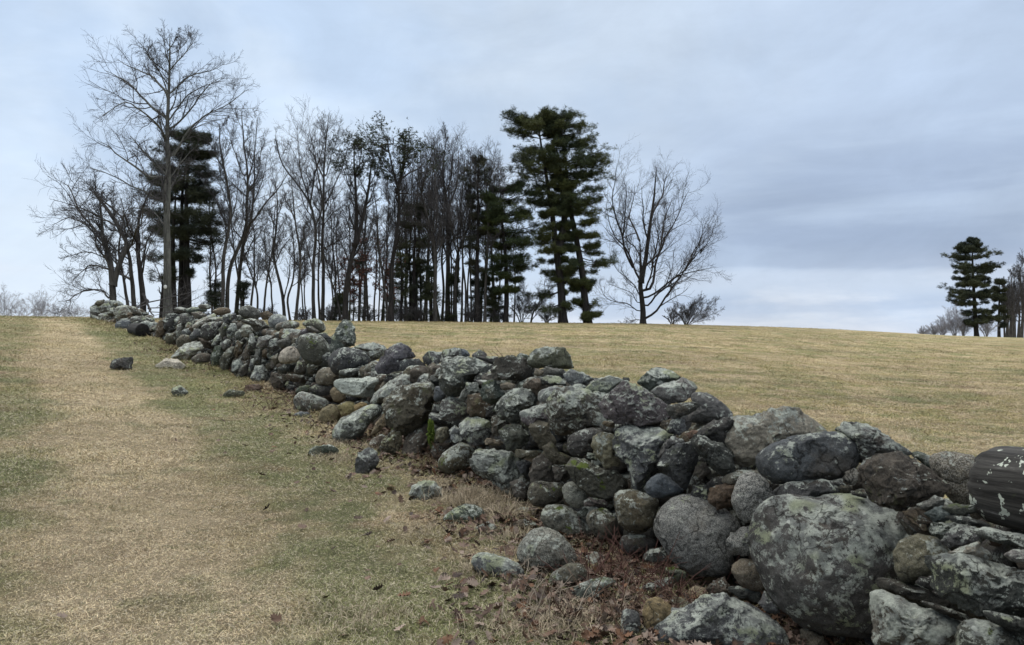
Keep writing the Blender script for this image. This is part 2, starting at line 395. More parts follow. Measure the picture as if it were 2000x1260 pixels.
# region | style | shape | metres behind the face | outline | label
WALL = """
R1|d|a|.1|880,350 910,300 960,290 1005,300 1010,360 990,420 930,440 890,410|dark blocky boulder with a flat left face
R1|k|a|.05|830,380 850,340 900,310 890,400 900,470 850,500 820,430|
R1|g|r|.2|1010,300 1060,290 1110,320 1110,370 1060,400 1015,370|
R1|g|a|.05|985,380 1015,370 1020,450 1000,480 980,440|
R1|g|f|.4|965,250 1010,238 1050,250 1050,275 980,280|
R1|n|f|.4|1060,255 1120,238 1200,245 1210,270 1130,285 1065,280|
R1|k|a|.3|1095,285 1160,275 1210,300 1190,330 1130,335|
R1|l|f|.2|1110,390 1160,340 1260,290 1280,300 1270,330 1200,370 1120,410|pale slab slanting up to the right
R1|g|f|.25|1200,345 1280,315 1340,320 1330,360 1230,370|
R1|d|r|.0|1175,400 1210,365 1300,360 1330,380 1320,440 1280,480 1220,500 1180,470|
R1|k|r|.5|1270,270 1320,245 1380,245 1400,270 1370,300 1290,300|
R1|b|r|.4|1465,285 1490,240 1550,228 1610,255 1640,300 1600,335 1510,320|smooth rounded blue-grey boulder on top of the wall
R1|k|a|.5|1635,290 1690,270 1735,300 1720,330 1650,335|brownish boulder beside the rounded one on top
R1|l|r|.4|1700,350 1720,310 1780,295 1830,315 1840,350 1780,390 1720,400|
R1|g|a|.15|1340,310 1390,290 1440,305 1450,360 1410,390 1350,370|
R1|g|f|.35|1440,310 1500,300 1570,320 1520,350 1450,345|
R1|d|a|.1|1480,350 1560,330 1650,345 1700,390 1660,440 1600,430 1560,380|
R1|l|a|.05|1490,390 1530,375 1570,390 1580,430 1540,480 1500,470 1480,430|
R1|m|a|.0|1325,400 1345,365 1380,380 1370,430 1345,480 1325,450|
R1|g|a|.0|1375,430 1400,370 1440,370 1450,420 1420,480 1380,480|
R1|k|r|-.1|980,500 1030,455 1090,470 1100,530 1040,570 990,545|
R1|l|r|.1|1030,420 1080,405 1110,430 1080,460 1030,450|
R1|b|r|.05|1080,470 1130,410 1180,420 1170,470 1110,510|
R1|l|f|-.35|945,640 1030,530 1110,515 1200,520 1180,570 1130,590 1100,680 1020,720 990,650|blue-grey slab leaning against the wall foot
R1|k|r|-.2|1100,640 1160,600 1240,610 1230,670 1130,690|
R1|k|a|.0|1150,480 1190,490 1250,520 1260,560 1200,560|
R1|g|a|.0|1250,540 1290,460 1320,450 1330,500 1290,550|
R1|n|a|-.05|1250,620 1280,550 1330,540 1340,600 1310,700 1260,700|
R1|g|r|.0|1330,530 1370,490 1400,500 1390,560 1350,580|
R1|m|a|-.05|1320,650 1380,560 1430,550 1430,620 1400,700 1360,760 1330,720|
R1|g|a|-.1|1410,740 1420,670 1470,640 1500,680 1490,740 1440,770|
R1|k|a|.0|1430,590 1450,500 1500,520 1490,600 1450,640|
R1|g|f|.0|1540,560 1550,450 1580,450 1595,520 1580,590|
R1|b|f|-.03|1590,620 1600,570 1645,580 1640,690 1580,690|small pale blue upright slab
R1|k|a|.0|1500,600 1530,530 1560,560 1550,640 1510,650|
R1|g|a|-.05|1560,790 1600,700 1650,690 1700,760 1690,830 1600,840|
R1|g|a|.0|1550,700 1560,650 1600,640 1590,720 1560,740|
R1|d|a|-.05|1480,700 1530,680 1540,740 1500,800 1450,790|
R1|l|a|.0|1610,540 1620,480 1680,460 1750,465 1700,500 1690,550 1640,560|
R1|g|r|.05|1440,440 1480,420 1500,470 1470,500 1440,490|
R1|g|a|.1|1385,300 1440,290 1450,320 1400,340|
R1|m|a|-.05|900,450 960,440 985,500 960,530 900,520|
R1|g|r|.5|1150,225 1210,215 1250,235 1230,255 1160,250|
R2|g|r|.35|545,330 570,290 640,270 720,275 745,300 690,330 600,350|
R2|m|r|.45|750,300 800,265 870,248 920,275 940,340 900,360 850,330 800,310|dark mossy boulder at the top edge against the field
R2|k|a|.35|790,310 840,310 900,355 850,360 800,340|
R2|g|a|.25|550,370 620,330 710,330 760,350 740,375 640,390 570,400|
R2|p|r|.3|740,350 800,325 850,345 830,380 760,380|
R2|m|r|.0|735,420 760,390 830,370 910,390 970,470 990,530 930,600 840,600 770,560 740,490|large rounded olive-grey boulder
R2|d|a|.35|870,370 940,370 990,400 980,460 940,430 890,390|
R2|n|a|.3|985,480 1000,390 1050,300 1090,265 1140,275 1170,310 1178,400 1165,460 1100,470 1030,510 990,510|tall boulder standing on end on top of the wall
R2|b|a|.15|560,430 650,390 740,395 735,440 650,480 590,480|
R2|g|a|.05|415,450 430,400 490,380 520,400 500,450 450,500 420,480|
R2|g|a|.05|490,480 510,420 550,400 590,420 580,480 530,520|
R2|w|r|-.03|580,570 600,510 660,470 710,480 745,540 730,580 650,600 590,590|whitish rounded stone in the middle of the wall
R2|k|a|.05|520,560 570,520 590,590 550,610|
R2|d|a|.05|570,640 620,605 700,600 730,630 700,665 600,670|
R2|d|r|.08|700,660 730,580 790,580 810,630 780,680 720,685|
R2|k|a|.12|800,630 900,620 880,680 810,680|
R2|d|r|.1|972,570 1000,520 1060,490 1180,480 1250,500 1290,550 1285,620 1200,650 1090,690 1030,690 990,630|broad dark boulder below the standing boulder
R2|g|a|.3|1150,480 1220,450 1320,435 1400,460 1420,490 1370,560 1300,580 1270,510 1200,480|
R2|p|a|.2|1335,640 1380,560 1450,470 1520,440 1590,480 1640,560 1540,570 1525,610 1530,650 1440,675 1360,670|domed grey boulder right of the standing one
R2|d|a|.2|1525,660 1530,590 1570,565 1670,565 1720,610 1730,660 1680,665 1600,650|
R2|l|a|.2|1240,650 1270,610 1310,590 1345,610 1330,655 1280,665|
R2|d|f|.05|1052,690 1060,655 1130,640 1210,640 1222,670 1190,700 1080,712|thin black slab wedged on the flat pale slab
R2|t|r|.0|865,720 890,660 940,632 1000,650 1030,700 1010,760 950,770 880,760|rounded tan stone at the end of the flat slab
R2|W|F|.05|1028,740 1060,722 1200,715 1480,670 1580,665 1480,730 1400,800 1320,860 1180,850 1100,830 1040,780|broad flat pale slab like a bench in the broken part
R2|g|a|-.05|1290,920 1330,830 1450,740 1560,670 1640,660 1690,700 1680,760 1560,780 1480,830 1400,900 1330,930|
R2|k|a|-.22|1400,880 1460,830 1560,780 1680,745 1780,760 1790,880 1760,1000 1650,1100 1560,1150 1480,1120 1420,1040|big brown boulder tipped against the wall face
R2|k|f|.15|640,680 760,690 870,700 860,740 740,750 650,730|
R2|k|a|.0|510,720 530,675 620,690 640,740 600,790 540,790|
R2|d|r|-.05|820,790 880,765 950,780 990,810 960,850 880,850 830,820|
R2|n|r|.0|700,830 740,780 820,770 830,820 760,830|
R2|t|r|-.05|980,830 1000,790 1050,785 1095,830 1100,880 1060,905 1010,890|
R2|g|r|-.25|705,860 760,820 830,840 930,880 970,920 930,960 840,985 740,970 710,930|
R2|y|r|-.3|890,1030 920,960 980,920 1050,935 1080,1000 1020,1060 930,1080|rounded yellow-ochre boulder at the wall foot
R2|y|r|-.15|1040,930 1110,895 1170,910 1190,960 1150,1010 1080,1020|
R2|y|r|-.05|1170,930 1220,900 1280,920 1240,960 1170,980|
R2|g|r|-.45|1005,1190 1030,1080 1110,1020 1230,950 1330,925 1400,940 1380,990 1290,1060 1240,1140 1160,1200 1060,1220|long grey boulder leaning out from the broken part
R2|n|r|-.4|1030,1080 1060,1030 1110,1010 1120,1040 1050,1100|
R2|t|a|-.25|1295,1160 1340,1060 1400,990 1420,1010 1410,1090 1340,1150|
R2|g|a|.3|1840,600 1860,500 1930,480 2000,485 2000,545 1900,560|
R3|k|r|-.3|545,890 590,830 650,800 690,830 650,900 570,900|
R3|m|a|-.35|625,910 670,820 740,745 780,770 785,850 760,930 690,960 640,960|pointed mossy stone in front of the wall foot
R3|k|a|-.1|785,960 810,830 880,760 960,730 970,800 950,900 920,960 840,985|
R3|t|r|.0|1010,830 1030,760 1100,750 1110,810 1060,860|
R3|l|a|-.02|1110,770 1150,735 1190,770 1180,840 1150,860 1120,820|
R3|g|a|.0|1180,740 1220,690 1300,680 1385,710 1390,790 1330,870 1250,870 1200,810|
R3|k|a|.02|985,920 1000,860 1080,860 1140,850 1100,900 1040,970 1000,960|
R3|m|r|-.08|1030,1020 1080,920 1180,860 1280,890 1300,950 1240,1020 1100,1060|mossy boulder at the wall foot
R3|g|a|-.05|1260,1000 1310,910 1400,900 1530,930 1600,990 1620,1080 1600,1180 1520,1200 1420,1130 1300,1060|
R3|b|r|.05|1005,530 1020,470 1060,480 1090,530 1050,570 1010,570|
R3|d|f|.0|975,700 980,650 1050,660 1140,740 1040,745 990,720|
R3|d|a|.05|1000,640 1005,595 1050,600 1055,655 1010,660|
R3|g|a|.0|1050,650 1065,570 1110,545 1180,560 1240,610 1250,660 1190,700 1100,710 1060,690|
R4|g|a|.0|185,300 195,230 230,190 300,180 400,190 480,240 485,290 400,310 350,350 310,420 250,430 200,380|large lichen-spotted boulder at the upper left of the near wall
R4|d|a|.1|500,260 540,190 610,170 700,190 760,240 765,290 720,330 620,320 520,320|black boulder with a green mossy top
R4|n|a|.4|735,200 760,140 830,118 950,125 990,190 1010,250 920,255 800,250 740,230|blocky boulder standing above the rest against the field
R4|b|f|.3|825,265 840,240 950,255 960,290 900,295 840,290|
R4|g|a|.4|80,180 120,145 200,150 200,200 150,250 100,230|
R4|k|a|.15|110,235 150,215 180,260 170,330 120,310|
R4|b|r|.5|200,160 270,125 340,135 380,180 300,185 220,185|
R4|p|r|.6|380,170 430,135 475,160 470,190 400,190|
R4|d|f|.4|400,180 480,175 550,180 520,230 480,215|
R4|n|r|.6|650,190 680,155 730,170 740,210 700,190|
R4|g|a|.03|300,440 350,340 420,340 430,400 370,410 340,450|
R4|l|f|.0|410,325 440,322 490,325 480,350 430,350|
R4|n|a|.0|435,390 450,340 510,318 560,340 570,380 610,410 560,450 490,470 450,440|
R4|t|f|.02|560,350 600,335 650,350 640,375 590,385 565,375|
R4|k|a|.15|715,350 760,310 810,320 840,350 800,380 730,375|
R4|g|a|.25|800,320 850,292 920,300 975,340 960,365 880,365 830,350|
R4|l|a|.35|950,290 990,258 1060,275 1135,315 1090,350 1040,370 970,340|
R4|t|a|.3|765,285 780,255 830,270 820,290 785,300|
R4|l|r|.1|790,440 800,390 860,368 935,370 930,400 860,450 810,460|
R4|g|a|.0|525,490 560,440 640,380 780,385 790,440 760,480 690,520 690,570 640,595 580,570 540,530|
R4|k|a|.05|355,520 360,420 420,405 470,440 510,500 500,540 430,555 370,545|
R4|d|a|.05|470,500 520,475 530,520 510,550 470,545|
R4|p|f|-.02|680,520 750,490 850,465 855,520 850,560 720,600 690,570|purple slab wedged under the lichen boulder
R4|g|a|-.03|850,560 845,460 900,400 970,365 1050,380 1100,400 1170,450 1190,520 1190,590 1100,600 1000,650 930,665 880,630|big blackish boulder crusted with pale lichen
R4|l|a|.25|1080,380 1130,330 1230,300 1310,320 1270,370 1200,420 1160,450 1100,400|
R4|g|a|.02|500,590 510,550 560,545 590,580 550,620 550,670 510,660|
R4|n|a|-.02|550,640 600,595 680,600 740,660 720,720 650,750 600,755 590,700|green-tinged slatey stone in the near wall face
R4|t|f|.0|465,700 475,680 560,690 580,720 540,730 470,720|
R4|t|f|.0|645,770 660,750 780,760 785,790 740,805 650,795|
R4|k|a|.0|740,600 790,575 850,590 870,650 900,700 870,760 800,740 750,660|
R4|k|a|.02|820,740 870,700 920,760 1000,800 990,830 900,845 840,800|
R4|d|r|.0|970,740 990,670 1060,630 1150,620 1240,640 1180,660 1115,700 1120,760 1050,790 990,770|
R4|t|a|-.04|1118,730 1130,680 1180,650 1250,660 1280,740 1290,840 1200,855 1150,800|tan pear-shaped stone in the near wall face
R4|t|f|.0|1185,590 1200,575 1260,580 1260,615 1220,610|
R4|n|a|.0|1090,800 1095,770 1130,775 1160,820 1100,810|
R4|k|a|.0|740,900 760,820 810,785 870,810 900,870 880,960 810,960 750,950|
R4|m|r|-.05|730,1040 740,970 790,950 870,960 960,960 940,1050 850,1095 760,1090|
R4|k|a|.05|880,850 960,860 990,910 960,950 890,930|
R4|m|a|-.05|970,860 1010,810 1080,815 1180,870 1270,880 1330,960 1290,1040 1200,1060 1100,1030 1010,940|
R4|s|r|-.08|940,1000 970,955 1030,960 1090,1020 1090,1080 1020,1110 960,1070|
R4|p|a|-.05|1075,1070 1110,1040 1200,1060 1220,1095 1140,1100 1080,1100|
R4|k|a|.02|620,960 700,910 740,960 720,1060 660,1080|
R4|d|a|.05|650,830 700,810 750,830 730,900 690,900|
R5|p|a|.0|85,430 130,350 200,300 260,245 330,260 430,320 550,410 580,480 540,510 450,540 340,550 200,540 130,500|purple-grey overhanging boulder with a lichen-covered top
R5|n|f|.5|350,250 400,200 450,150 520,140 600,170 670,215 600,240 500,300 440,310 400,280|
R5|l|f|.35|450,320 520,270 670,215 740,240 780,290 730,350 660,390 560,400 500,360|
R5|p|r|.35|720,370 760,335 870,335 950,390 1030,470 1045,500 950,540 800,540 700,510 760,460 800,410|
R5|b|a|.1|560,460 580,415 700,390 790,390 800,420 720,480 640,510 580,490|
R5|t|a|.08|515,560 540,525 600,515 590,570 560,600|
R5|g|a|.1|560,600 600,515 690,515 700,600 640,630 590,620|
R5|d|a|.08|780,640 830,570 920,520 1010,500 1045,540 1030,640 1010,720 900,670 800,650|
R5|l|A|.2|1030,740 1025,640 1040,520 1100,490 1230,500 1300,450 1400,438 1510,450 1570,500 1690,610 1560,640 1400,700 1260,760 1240,820 1140,850 1060,830|large pale lichen-covered block behind the long oval boulder
R5|g|a|-.02|185,700 190,610 260,570 350,560 460,580 560,610 620,640 540,700 500,800 490,880 400,1000 350,1050 320,980 280,850 200,770|wedge-shaped boulder with a moss and lichen patch
R5|p|a|.0|500,800 540,690 600,640 680,660 690,690 620,700 570,730 530,800|
R5|d|a|-.06|500,860 560,740 640,700 740,690 790,760 790,830 740,930 700,1010 640,980 560,900|dark teal boulder tapering downwards
R5|d|a|-.03|745,690 780,640 860,650 960,690 1020,740 1050,850 1030,900 950,910 880,860 800,770|
R5|k|a|.03|760,920 790,830 850,830 890,890 880,930 800,935|
R5|b|r|-.03|405,1040 440,960 520,910 580,930 620,980 700,1010 650,1050 540,1075 450,1070|
R5|d|f|.0|720,1110 740,1060 760,1000 850,990 860,1110 800,1130|
R5|r|a|.0|860,1110 880,1020 980,985 1080,990 1070,1080 1030,1140 930,1170|rust-brown angular stone above the granite boulder
R5|t|f|.08|970,950 1010,910 1080,880 1180,880 1240,880 1260,920 1130,920 1060,980 980,980|
R5|s|r|-.04|1045,1100 1090,970 1150,910 1230,910 1290,980 1330,1050 1400,1130 1370,1200 1260,1250 1120,1250 1070,1180|egg-shaped speckled granite boulder
R5|d|f|-.04|1365,1040 1440,990 1550,955 1700,945 1760,980 1800,1030 1720,1060 1560,1110 1430,1125 1390,1100|
R5|k|a|.05|1280,930 1340,920 1390,990 1380,1060 1320,1050 1280,980|
R5|b|f|-.05|1280,1120 1330,1110 1395,1140 1370,1158 1300,1145|
R5|r|a|.05|710,620 750,595 800,600 780,650 730,660|
R5|d|a|.5|240,240 250,212 290,215 295,235 270,245|
R6|b|r|.0|-40,330 0,270 100,215 250,180 350,165 420,200 445,260 420,340 370,380 280,400 120,435 40,430 -20,400|long smooth dark oval boulder lying on top of the wall
R6|g|a|.2|350,160 400,130 500,125 570,160 640,220 720,265 600,290 540,330 500,340 440,300 430,220|
R6|k|a|.0|470,410 490,350 560,300 660,275 730,310 830,370 890,430 870,470 790,520 690,560 600,545 510,500|brown angular boulder with a bright top edge
R6|w|a|.15|380,410 400,370 440,352 490,360 470,410 440,435 400,430|
R6|d|a|.1|330,430 370,415 400,440 360,450|
R6|d|f|.08|430,490 460,465 500,480 500,505|
R6|k|f|.1|360,460 380,435 430,440 420,480 380,490|
R6|s|r|.3|845,330 860,300 930,280 1010,280 1060,300 1060,400 1050,520 960,530 920,480 880,400|grey granite boulder next to the log
R6|n|r|.45|730,280 770,268 850,300 870,370 820,350 770,310|
R6|G|r|-.06|-60,720 -55,630 -10,575 90,530 260,512 430,508 560,530 690,580 760,670 735,760 690,850 650,940 615,1040 580,1110 480,1160 300,1165 140,1120 40,1030 -30,900|biggest boulder of the wall, rounded and patched with green lichen
R6|b|f|.05|770,545 850,495 895,510 890,540 810,580|
R6|b|a|.05|810,590 850,560 900,545 960,590 860,640|
R6|k|f|.05|690,580 750,570 840,630 800,680 740,640|
R6|k|f|.05|675,600 760,680 740,695 680,640|
R6|n|f|.08|900,560 940,540 1040,540 1060,570 1000,600 930,590|
R6|d|f|.06|915,610 1000,600 1100,620 1130,640 1060,650 970,640|
R6|n|a|.02|830,670 850,635 950,630 970,650 900,720 840,700|
R6|p|a|.0|900,740 940,670 990,645 1060,650 1080,700 1010,770 930,760|
R6|t|r|.0|660,810 700,740 780,700 870,720 900,770 950,800 870,870 890,900 760,930 740,950 690,930|
R6|l|a|-.04|940,800 1000,760 1070,730 1130,770 1130,810 1050,860 980,830|small pale faceted stone near the right edge
R6|g|f|.0|1080,690 1140,670 1230,680 1330,690 1400,720 1330,750 1180,740 1090,710|
R6|l|f|-.02|1210,810 1260,770 1330,760 1400,780 1390,830 1250,840|
R6|d|a|-.05|850,870 960,830 1120,840 1330,870 1480,900 1480,1080 1330,1110 1200,1120 1080,1120 960,1060 890,1000 900,940|wide dark ledge-like block at the right edge
R6|d|a|-.02|760,950 780,910 890,910 890,970 830,980|
R6|d|f|-.04|580,980 590,940 700,940 780,960 900,1010 890,1050 760,1040 640,1010|
R6|g|A|-.15|555,1090 560,1020 620,1015 760,1060 880,1080 1000,1120 1040,1160 980,1280 570,1280 560,1180|flat-faced grey block at the lower right
R6|d|f|-.05|780,1050 890,1060 1000,1090 1040,1130 900,1110|
R6|m|r|-.12|1000,1190 1060,1155 1130,1150 1280,1190 1330,1250 1330,1340 1000,1340|
R6|d|a|-.06|1130,1120 1300,1120 1450,1140 1450,1230 1300,1220 1180,1170|
R6|g|r|-.08|-25,855 15,835 45,880 25,935 -10,915|
R7|s|r|-.08|985,470 1010,380 1080,290 1180,250 1300,280 1420,330 1530,410 1545,470 1480,530 1470,570 1500,660 1480,740 1440,760 1200,740 1100,670 1050,580|large pale speckled granite boulder left of the biggest one
R7|s|a|-.1|1465,570 1500,510 1570,460 1660,448 1690,480 1670,580 1650,640 1540,645 1490,630|
R7|t|r|-.1|1505,760 1530,710 1600,680 1680,700 1730,780 1730,860 1650,880 1560,840|
R7|m|r|-.1|200,380 250,315 350,310 450,360 530,430 560,520 480,600 350,560 240,460|
R7|m|r|-.08|510,400 540,350 640,330 700,390 740,460 700,530 600,530 540,470|
R7|m|r|-.06|705,310 720,230 790,205 960,240 1000,260 960,420 880,490 780,470 730,400|round boulder with bright moss on its upper left
R7|n|f|-.02|440,360 500,320 520,340 500,380 450,380|
R7|d|f|-.1|900,640 960,600 1040,590 1060,680 960,690 910,680|
R7|d|r|-.02|740,590 760,520 900,510 1000,560 880,630 780,630|
R7|m|f|-.15|1050,740 1100,720 1190,760 1180,800 1100,830|
R7|k|a|-.1|1330,880 1380,820 1450,800 1520,900 1460,950 1360,920|
R7|m|f|-.1|660,730 750,720 900,740 880,800 700,805|
R7|g|a|-.2|1680,980 1730,900 1800,960 1830,1030 1750,1040|
R7|d|f|-.1|1480,880 1550,860 1700,890 1680,960 1560,950|
"""
FARWALL = """
R1|g|a|.1|315,290 320,240 350,205 385,230 390,280 350,300|
R1|k|a|.2|345,215 365,190 410,180 430,200 400,230 365,235|
R1|g|a|.15|385,240 420,210 455,210 465,245 440,285 400,280|
R1|l|a|.3|415,200 440,185 465,200 460,225 430,220|
R1|g|r|.3|455,190 520,190 560,215 540,240 480,245|
R1|l|A|.1|500,290 520,240 580,225 650,250 690,290 620,320 540,335|broad pale slab-like boulder
R1|g|a|.3|600,230 660,240 700,280 700,300 640,290|
R1|g|a|.0|308,240 350,235 380,290 350,325 310,320|
R1|g|a|.0|380,300 440,280 490,310 480,360 430,370 380,340|
R1|k|a|-.05|430,350 500,330 500,370 450,380|
R1|b|r|-.1|505,370 560,340 620,350 640,400 590,440 520,420|
R1|g|a|-.1|455,390 510,370 530,420 480,425|
R1|g|r|.2|630,320 700,310 740,340 700,360 630,360|
R1|l|r|.1|690,370 740,345 790,370 790,420 750,440 700,410|
R1|d|a|.1|620,370 680,350 700,390 650,400|
R1|g|a|.1|540,335 600,325 640,350 560,350|
R1|g|a|.1|440,250 500,250 510,310 450,300|
R1|g|a|.0|320,300 380,320 400,350 330,345|
R1|t|a|.1|490,215 515,205 520,225 500,230|
R1|g|r|-.05|350,320 400,330 430,360 380,370|
"""
# loose stones lying on the grass in front of the wall
LOOSE = """
R1|d|A|470,700 480,660 540,640 610,630 628,645 622,735 580,742 480,738|dark blocky stone lying alone on the straw path
R1|g|a|940,900 950,875 1010,850 1040,880 1070,905 1040,935 970,945|grey jagged stone in the grass below the leaning slab
R1|W|f|820,700 900,640 980,650 1040,700 1020,722 900,730|flat pale blue slab lying at the foot of the leaning slab
R1|l|f|1100,725 1130,716 1200,716 1195,730 1130,732|thin pale sliver of stone lying in the grass beside the wall
R2|r|a|315,820 320,770 420,760 445,790 400,830|pinkish brown flat stone at the wall foot
R2|n|r|145,840 200,805 300,820 320,840 240,870 160,870|low greenish stone sunk in the grass left of the pinkish one
R2|b|r|690,1010 740,975 810,985 820,1010 760,1030|small bluish stone half buried in brown leaves
R3|g|a|835,1200 860,1150 950,1115 1020,1130 1055,1170 1060,1220 990,1260 860,1258|pale lichen-crusted stone alone in the dry grass before the near wall
R3|g|a|470,990 490,930 560,895 610,920 630,980 590,1040 520,1090 475,1060|upright grey stone at the edge of the grass, its top sloping left
R3|n|r|150,920 200,880 280,875 350,900 355,930 250,950 160,960|low half-buried stone with a smooth bluish top in green grass
R4|n|r|195,1190 260,1120 350,1090 430,1110 460,1160 420,1210 280,1215|dark olive oval stone lying under the dry grass tuft
R4|l|a|405,1230 480,1195 540,1220 520,1250 420,1258|small pale stone beside the dark olive stone
R4|g|f|660,1120 700,1105 790,1110 790,1130 700,1145|narrow grey slab end at the foot of the near wall
R7|s|r|50,650 70,570 130,500 210,470 290,490 370,560 430,640 440,700 350,740 230,770 110,760|domed speckled granite boulder on the leaves, largest loose stone before the wall
R8|g|r|1400,720 1410,680 1480,668 1600,690 1700,740 1745,800 1700,830 1560,825 1440,790|long low light grey stone left of the domed granite boulder
R7|m|r|250,820 290,760 390,710 470,710 520,770 440,850 300,880|mossy olive stone right in front of the domed granite boulder
R7|l|a|485,690 500,650 560,625 620,650 635,710 560,735 500,720|pale greenish faceted stone behind the mossy olive stone
R7|n|f|380,930 450,860 540,810 620,800 720,820 600,900 560,960 420,975|long tapering greenish slab among the dead stems
R7|g|f|865,880 960,830 1070,795 1105,830 1070,870 980,920 900,930|slanting grey slab among red stems under the granite boulder
R7|y|r|905,1040 930,960 1000,945 1080,990 1110,1060 1020,1150 930,1190|rounded golden yellow stone beside the bottom boulder
R7|d|r|740,1130 760,1030 820,1020 870,1060 870,1150 820,1210 750,1200|dark plum-coloured stone left of the golden yellow stone
R7|t|a|1080,960 1110,930 1180,950 1235,990 1150,1050 1090,1030|mottled tan stone between the golden stone and the bottom boulder
R7|w|a|1200,910 1250,855 1320,870 1360,910 1260,970 1200,960|whitish angular stone above the bottom boulder
R7|g|A|850,1320 900,1190 1050,1090 1180,1020 1300,950 1420,938 1540,960 1700,1030 1810,1110 1840,1180 1830,1320|broad grey boulder with pale lichen rosettes cut by the bottom edge
R7|k|a|0,440 50,400 130,410 180,440 150,490 40,480|flat grey stone on leaves just before the mossy base stones
R6|l|a|310,1180 350,1170 390,1210 380,1260 340,1240|small pale upright stone below the biggest boulder
R6|t|a|170,1190 220,1180 300,1230 330,1300 170,1300|pale rough stone at the bottom edge right of the rosette boulder
R6|d|a|500,1180 520,1160 560,1250 555,1290 500,1290|small dark wedge left of the flat-faced grey block
"""

# ================================================================== ground
R = {'R1': (100, 540, 4.0), 'R2': (400, 560, 4.0), 'R3': (560, 620, 3.5), 'R4': (800, 640, 3.15),
     'R5': (1150, 680, 3.706), 'R6': (1500, 780, 2.624), 'R7': (1000, 900, 3.5), 'R8': (500, 880, 3.315)}
foot_px = [(2060, 1600), (1790, 1330), (1500, 1215), (1300, 1130), (1150, 1065), (1000, 990), (850, 905), (720, 845),
           (600, 793), (500, 752), (400, 712), (320, 672), (250, 647), (185, 626)]
FOOT = np.array([hit(*p)[:2] for p in foot_px])
FOOT = np.vstack([FOOT[0] + (FOOT[0] - FOOT[1]) / np.linalg.norm(FOOT[0] - FOOT[1]) * 2.0, FOOT])
# smooth line of the wall foot
_t = np.concatenate([[0], np.cumsum(np.linalg.norm(np.diff(FOOT, axis=0), axis=1))])
_s = np.linspace(0, _t[-1], 400)
_fx = np.interp(_s, _t, FOOT[:, 0]); _fy = np.interp(_s, _t, FOOT[:, 1])
_k = np.hanning(41); _k /= _k.sum()
_fx = np.convolve(np.pad(_fx, 20, mode='reflect', reflect_type='odd'), _k, 'valid')
_fy = np.convolve(np.pad(_fy, 20, mode='reflect', reflect_type='odd'), _k, 'valid')
WL = np.stack([_fx, _fy], 1)                     # wall foot, camera side, near to far
_tg = np.gradient(WL, axis=0); _tg /= np.linalg.norm(_tg, axis=1)[:, None]
WN = np.stack([_tg[:, 1], -_tg[:, 0]], 1)        # points away from the path, into the wall


def wall_dist(X, Y):
    """signed distance from the wall foot (positive = into the wall and the field beyond)"""
    X = np.asarray(X, float); Y = np.asarray(Y, float); sh = X.shape
    x, y = X.ravel(), Y.ravel()
    out = np.empty(x.size)
    W = WL[::4]; N = WN[::4]
    for i in range(0, x.size, 20000):
        dx = x[i:i + 20000, None] - W[None, :, 0]; dy = y[i:i + 20000, None] - W[None, :, 1]
        j = np.argmin(dx * dx + dy * dy, axis=1)
        r = np.arange(len(j))
        out[i:i + 20000] = dx[r, j] * N[j, 0] + dy[r, j] * N[j, 1]
        far = (j == 0) | (j == len(W) - 1)
        dd = np.hypot(dx[r, j], dy[r, j])
        out[i:i + 20000] = np.where(far & (dd > 2), np.sign(out[i:i + 20000]) * dd, out[i:i + 20000])
    return out.reshape(sh)


def turf_colour(X, Y, wd=None):
    """albedo of the winter turf: straw on the path, greener beside the wall, patchy in the field"""
    if wd is None: wd = wall_dist(X, Y)
    n1 = fbm2(X, Y, 0.45, 4, 21); n2 = fbm2(X, Y, 1.3, 6, 31, .72) * 1.6; n3 = fbm2(X, Y, 5.0, 3, 41); n4 = fbm2(X, Y, 3.1, 3, 44)
    straw = np.array([0.405, 0.318, 0.19]); pale = np.array([0.58, 0.465, 0.295])
    green = np.array([0.17, 0.19, 0.078]); olive = np.array([0.30, 0.255, 0.10]); brown = np.array([0.24, 0.15, 0.09])
    left = wd < 0
    ctr = 2.85 - 1.2 * np.clip((Y - 17) / 14, 0, 1)
    pathc = np.exp(-((wd + ctr) / 0.80) ** 4)
    g = np.where(left, 0.60 + 0.8 * n1 + 0.75 * n2 - 0.85 * pathc + 0.42 * np.exp(-((wd + 1.45) / 0.6) ** 2), 0.17 + 0.9 * n1 + 0.9 * n2)
    g = np.clip(g + np.clip(n4 * 1.9 - 0.25, 0, .6), 0, 1)[..., None]
    o = np.clip(0.45 + 1.1 * n2 + 0.6 * n3, 0, 1)[..., None] * 0.75
    p = np.clip(0.3 - 1.1 * n3 + 0.5 * n1, 0, 1)[..., None] * 0.8
    p = np.clip(p + 0.5 * (pathc * left)[..., None], 0, 1)
    o = o * (1 - 0.75 * (pathc * left)[..., None])
    c = straw * (1 - p) + pale * p
    c = c * (1 - o) + olive * o
    c = c * (1 - 0.8 * g) + green * 0.8 * g
    b = np.clip(fbm2(X, Y, 2.6, 4, 51) * 2.4 - 0.45, 0, 1)[..., None] * 0.6 * (1 - 0.6 * (pathc * left)[..., None])
    c = c * (1 - b) + brown * b
    st = fbm2(X * 0.45, Y * 1.1, 1.0, 4, 91, .6)
    far = np.clip((Y - 6) / 10, 0, 1) * np.where(left, .5, 1)
    c = c * (1 + 0.55 * far * st)[..., None]
    y = np.clip(fbm2(X * 0.6, Y * 1.1, 1.7, 4, 95, .6) * 2.0 - .15, 0, .4)[..., None] * far[..., None]
    c = c * (1 - y) + np.array([0.33, 0.275, 0.11]) * y
    return c


LP = hit(1150, 1165)


